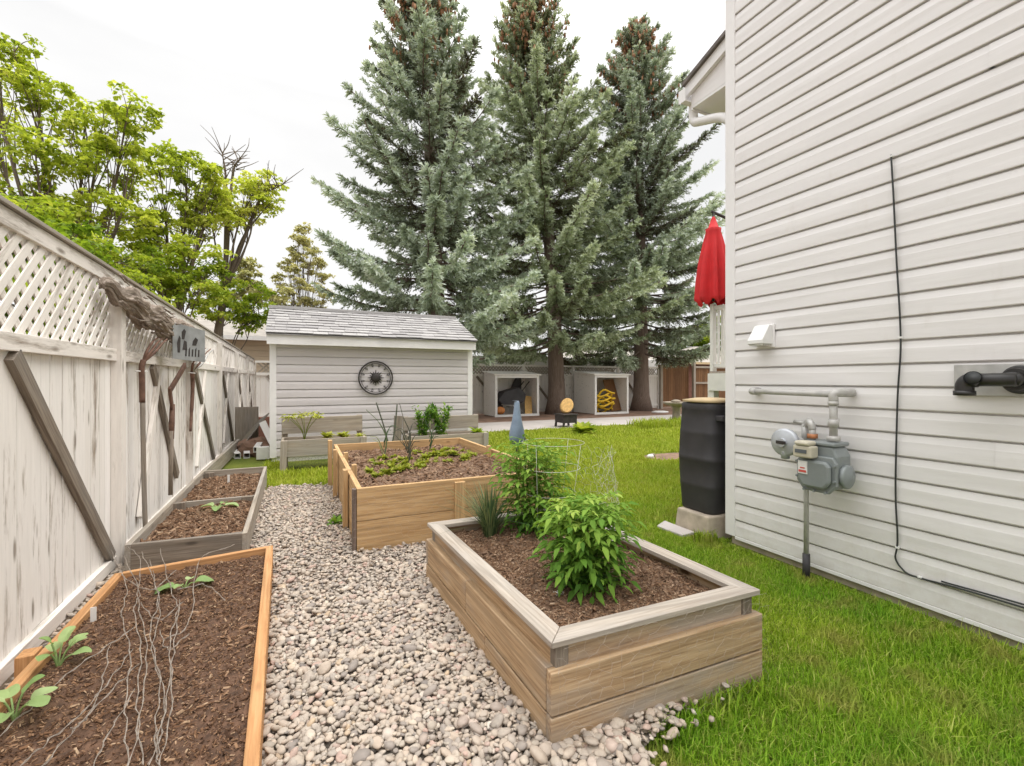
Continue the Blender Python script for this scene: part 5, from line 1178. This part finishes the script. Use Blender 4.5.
# ------------------------------------------------------------------ spruces
def spruce(x,y,H,z0,Rm,lean,label,mat,seed,dens=1.0,gap=0):
    global rng
    keep=rng; rng=np.random.default_rng(seed); rnd=random.Random(seed)
    t=thing('spruce_tree',label,'tree',(x,y,0))
    axis=lambda z: np.array([x+lean*(z/H)**1.6, y, z])
    tr=MB(); zs=np.linspace(0,H,26); r0=.36
    tr.tube([tuple(axis(z)) for z in zs],[max(.02,(r0+.16*math.exp(-z/.35))*(1-z/H)**.8) for z in zs],16); 
    V_,F_=tr.v[0],None; tr.build('trunk',M['bark'],t)
    wd=MB(); TP=[];TD=[];TL=[];TT=[]; cones=[]
    z=z0
    while z<H-.12:
        f=(z-z0)/(H-z0); rad=Rm*((1-f)**.66)*(.78+.22*min(1,f/.12)); nb=int(rnd.choice((5,6,7)) if f<.85 else 5)
        off=rnd.random()*6.28
        for b in range(nb):
            a=off+6.283*b/nb+rnd.gauss(0,.22); L=max(.18,rad*rnd.uniform(.62,1.14)); zb=z+rnd.uniform(-.14,.14)
            if gap and rnd.random()<gap*(1-f): continue
            el=(-.20+.95*f)+rnd.gauss(0,.09); dirh=np.array([math.cos(a),math.sin(a),0])
            pts=[]; n=max(4,int(L/.22)); base=axis(zb); tw=rnd.uniform(-.15,.15)
            for k in range(n+1):
                q=k/n; s=q*L; side=np.array([-dirh[1],dirh[0],0])
                pts.append(base+dirh*s*math.cos(el)+side*tw*s*q+np.array([0,0,s*math.sin(el)-.16*L*q*(1-q)*(1-f)+.13*L*q*q*q]))
            pts=np.array(pts)
            wd.tube([tuple(p) for p in pts[::2]] if n>6 else [tuple(p) for p in pts],[max(.006,.042*(1-f*.7)*(1-i/len(pts)))*1.0 for i in range(len(pts[::2]) if n>6 else len(pts))],4,0,False)
            tb=rnd.gauss(.44,.18)
            # hanging / spreading shoots along the outer part of the limb
            m=int(L*25*dens)+4; q=rng.uniform(.10 if f>.3 else .2,1,m)**.85; q[0]=1
            idx=np.minimum((q*n).astype(int),n-1); fr=q*n-idx; P=pts[idx]*(1-fr)[:,None]+pts[idx+1]*fr[:,None]; tan=pts[idx+1]-pts[idx]; tan/=np.linalg.norm(tan,axis=1,keepdims=True)
            side=np.cross(tan,[0,0,1.]); side/=np.linalg.norm(side,axis=1,keepdims=True)+1e-9; sg=np.where(rng.random(m)<.5,1,-1)[:,None]
            fw=rng.uniform(.35,1.0,(m,1)); D=tan*fw+side*sg*rng.uniform(.3,1,(m,1))+np.array([0,0,1])*(rng.normal(-.34+.46*f,.28,(m,1))); D[0]=tan[0]
            D/=np.linalg.norm(D,axis=1,keepdims=True); l=np.clip((.18+.40*(1-q)*min(L,2.2)*.55)*rng.uniform(.7,1.25,m),.12,.62)
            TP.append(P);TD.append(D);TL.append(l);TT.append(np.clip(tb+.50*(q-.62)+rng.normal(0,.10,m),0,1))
            if f>.66:
                for _ in range(rnd.choice((22,28,36)) if f>.80 else rnd.choice((2,6,12))):
                    qq=rnd.uniform(.35,1); cones.append(pts[min(int(qq*n),n)]+dirh*rnd.uniform(0,.12)+np.array([rnd.gauss(0,.11),rnd.gauss(0,.11),rnd.uniform(-.14,.10)]))
        z+=rnd.uniform(.27,.42)*(1 if f<.8 else .8)
    wd.build('limbs',M['bark'],t)
    P=np.concatenate(TP);D=np.concatenate(TD);L=np.concatenate(TL);T=np.concatenate(TT)
    # each shoot is a bottle brush of needle sprays
    per=15; n=len(P); s=(np.arange(per)/(per-1))[None,:]*np.ones((n,1)); 
    X=np.cross(D,[.3,.2,.93]); X/=np.linalg.norm(X,axis=1,keepdims=True)+1e-9; Y=np.cross(D,X)
    ph=rng.uniform(0,6.283,(n,per)); droop=np.array([0,0,-1.])
    C=P[:,None]+D[:,None]*(s*L[:,None])[...,None]+droop*((s**2)*L[:,None]*.16)[...,None]
    N=X[:,None]*np.cos(ph)[...,None]+Y[:,None]*np.sin(ph)[...,None]; Q=D[:,None]*.85+N*.8; Q/=np.linalg.norm(Q,axis=-1,keepdims=True)
    S=np.cross(Q,N); S/=np.linalg.norm(S,axis=-1,keepdims=True)+1e-9
    ln=rng.uniform(.08,.16,(n,per))[...,None]; w=rng.uniform(.011,.022,(n,per))[...,None]
    V=np.stack([C-S*w*.6,C+S*w*.6,C+Q*ln*.62+S*w,C+Q*ln,C+Q*ln*.62-S*w],2).reshape(-1,5,3)
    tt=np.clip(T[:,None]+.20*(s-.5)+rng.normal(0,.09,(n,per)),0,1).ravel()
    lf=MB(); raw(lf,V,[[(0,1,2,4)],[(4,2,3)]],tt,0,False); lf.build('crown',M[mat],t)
    if cones:
        cones=np.array(cones); mb=MB(); V,F=icosphere(1); cs=rng.uniform(.8,1.3,(len(cones),1,1)); raw(mb,V[None]*np.array([.042,.042,.10])*cs+cones[:,None],[F],rng.random(len(cones)),0,True); tag(mb.build('cones',M['cone'],t),'brown cones clustered in the treetop',kind='stuff')
    rng=keep; print('spruce',n*per)
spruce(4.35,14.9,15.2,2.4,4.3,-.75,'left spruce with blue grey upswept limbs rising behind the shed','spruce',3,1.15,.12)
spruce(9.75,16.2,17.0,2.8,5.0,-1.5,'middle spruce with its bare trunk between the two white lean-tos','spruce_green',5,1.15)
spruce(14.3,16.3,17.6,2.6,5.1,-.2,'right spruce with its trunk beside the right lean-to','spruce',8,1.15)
# ------------------------------------------------------------------ leafy trees beyond the left fence
def leafy(name,label,base,clumps,mat,leafn,ls,seed,fork=.35,trunk_r=.13,group=None,cat='tree',tone=.5,bare=(),dens=36):
    global rng
    keep=rng; rng=np.random.default_rng(seed); rnd=random.Random(seed)
    t=thing(name,label,cat,tuple(base),group); wd=MB(); lf=MB(); base=Vector(base)
    top=sum((c for c,r in clumps),Vector())/len(clumps); fk=base+(top-base)*fork; fk.z=base.z+(top.z-base.z)*fork
    wd.tube(spline([base-Vector((0,0,.1)),base+(fk-base)*.5+Vector((.05,.03,0)),fk],6),[trunk_r*(1.25-.5*i/12) for i in range(13)],10)
    P=[];T=[]
    for c,r in clumps:
        mid=fk+(c-fk)*.55+Vector((rnd.gauss(0,.12),rnd.gauss(0,.12),.12)); path=spline([fk,mid,c],6)
        wd.tube(path,[max(.008,trunk_r*.32*(1-.88*i/(len(path)-1))) for i in range(len(path))],6)
        nt=rnd.randint(12,16); tb=np.clip(tone+rnd.gauss(0,.10),0,1)
        for k in range(nt):
            # a flat layered spray of leaves held out on a twig
            d=Vector(unit(1)[0]); e=c+Vector((d.x,d.y,d.z*.75))*r*rnd.uniform(.45,1.05); s=path[rnd.randint(len(path)//2,len(path)-1)]
            tw=spline([s,s+(e-s)*.5+Vector((rnd.gauss(0,.04),rnd.gauss(0,.04),.06)),e],4); wd.tube(tw,[.010*(1-.75*i/(len(tw)-1)) for i in range(len(tw))],4,0,False)
            n=max(6,int(leafn*rnd.uniform(.6,1.5)*r*r/.36/nt*dens)); sr=rnd.uniform(.13,.24)*(r/.55)**.5
            a=rng.uniform(0,6.283,n); q=sr*np.sqrt(rng.random(n)); tl=rng.normal(0,.28,2)
            off=np.stack([q*np.cos(a),q*np.sin(a),0*a],1); off[:,2]=off[:,0]*tl[0]+off[:,1]*tl[1]-.35*q*q/sr+rng.normal(0,.022,n)
            P.append(np.array(e)[None]+off); T.append(np.clip(tb+rnd.gauss(0,.13)+rng.normal(0,.15,n),0,1))
    for (a,b) in bare:
        a=Vector(a);b=Vector(b); wd.tube(spline([fk,a,b],6),[.05*(1-.8*i/12) for i in range(13)],6)
        for k in range(16):
            s=a+(b-a)*rnd.uniform(.1,1); e=s+Vector((rnd.gauss(0,.3),rnd.gauss(0,.3),rnd.uniform(.1,.6))); wd.tube(spline([s,(s+e)/2+Vector((rnd.gauss(0,.05),rnd.gauss(0,.05),0)),e],4),[.014-.0012*i for i in range(9)],4,0,False)
    wd.build('trunk',M['bark2'],t)
    P=np.concatenate(P);T=np.concatenate(T);n=len(P); D=unit(n)*[1,1,.55]; D[:,2]-=.25; U=np.tile([0,0,1.],(n,1))+rng.normal(0,.42,(n,3))
    L=ls*rng.uniform(.65,1.3,n); leaf_batch(lf,P,D,U,L,L*rng.uniform(.5,.8,n),0,T,.15,.15,.42); lf.build('crown',M[mat],t)
    rng=keep; print(name,n)
def cl(L,dj=.6): 
    r=random.Random(len(L)); return [(at(u,v,d+r.uniform(-dj,dj)),rad) for u,v,d,rad in L]
leafy('maple_tree','tall maple with a yellow green crown at the far left above the fence',(-3.4,10.2,0),cl([(14,52,8,.45),(-12,64,8,.5),(38,88,8,.5),(-12,108,8.3,.5),(-20,150,8.3,.6),(104,112,8.2,.45),(128,108,8.2,.42),(84,128,8,.42),(35,152,8,.5),(88,165,8,.55),(130,160,8.4,.5),(15,195,8.2,.55),(66,205,8,.5),(112,212,8,.55),(40,232,8,.5),(-10,240,8,.6)]),'maple',33,.082,21,.4,.15,tone=.5)
leafy('maple_tree','broad maple with lime green leaves in the middle of the left tree row',(-2.6,12.0,0),cl([(160,170,9.6,.6),(188,163,9.6,.5),(205,180,9.8,.5),(150,205,9.5,.6),(180,215,9.5,.6),(208,212,9.6,.5),(150,240,9.4,.6),(195,245,9.6,.55),(215,195,10,.4),(165,265,9.5,.6)]),'maple',33,.085,22,.4,.14,tone=.55)
leafy('old_tree','half bare tree with a dark leaning trunk and dead twigs above the fence',(-2.2,13.1,0),[(at(u,v,11),r) for u,v,r in ((250,195,.55),(262,180,.45),(243,210,.5),(225,215,.4),(212,205,.45),(268,205,.35))],'maple',30,.085,23,.62,.10,tone=.7,bare=((at(226,185,11),at(222,152,11)),(at(232,180,11),at(240,158,11)),(at(262,195,11),at(282,185,11))))
leafy('shrub','lime green shrub spilling just over the fence top near the sign',(-1.9,9.6,0),cl([(150,285,8.3,.5),(175,275,8.6,.5),(195,290,9,.5),(160,262,8.6,.5),(135,268,8.2,.45),(205,270,9.2,.45)],.3),'maple_lime',36,.075,24,.5,.06,None,'shrub',.6)
leafy('shrub','green shrub at the far end of the left fence beside the shed roof',(-1.9,13.5,0),cl([(235,300,11.4,.55),(255,312,11.8,.5),(225,285,11.2,.5),(215,305,11,.5),(262,295,12,.4),(245,322,11.8,.45)],.3),'maple_lime',34,.08,25,.5,.06,None,'shrub',.6)
leafy('shrub','shady green shrub seen through the lattice at the left edge',(-2.3,4.3,0),cl([(20,262,3.6,.4),(60,290,4,.42),(-10,300,3.2,.4),(40,320,3.9,.4),(95,312,4.6,.4),(70,250,4.6,.4),(10,225,4.2,.4),(-30,250,3.6,.45)],.2),'maple_lime',60,.06,26,.5,.05,None,'shrub',.4)
leafy('shrub','dark leafy shrub behind the lattice below the tall maple',(-2.6,7.5,0),cl([(85,250,6.4,.5),(110,265,6.6,.5),(60,238,6.2,.5),(125,285,6.6,.45),(20,215,6.2,.5),(140,300,7,.4)],.3),'maple',46,.065,27,.5,.05,None,'shrub',.4)
# pale drooping tree and conifer top behind the shed
leafy('birch_tree','pale straw coloured wispy tree between the maples and the spruces',(.4,27,0),cl([(u+dx,v,24,.42) for u,v in ((302,228),(298,240),(306,242),(292,250),(312,250),(300,256),(286,264),(318,262),(308,268),(294,270),(280,280),(324,276),(300,284),(314,286),(288,290),(276,300),(326,294),(304,300),(292,306),(318,304)) for dx in (0,)],.8),'pale_leaf',26,.12,31,.3,.10,tone=.55,dens=40)
leafy('garden_tree','pale hazy green tree top low behind the left fence end',(-1.0,24,0),cl([(250,275,21,.8),(262,288,21,.8),(243,262,21,.6),(275,292,21,.7),(232,290,21,.7)]),'pale_leaf',14,.16,32,.4,.12,tone=.35)
leafy('distant_tree','yellow green tree behind the roofs right of the spruces',(34,38,0),cl([(700,335,44,1.6),(715,325,44,1.7),(690,343,44,1.3),(726,338,44,1.6),(672,347,44,1.2)]),'maple_lime',16,.28,33,.3,.2,tone=.6)
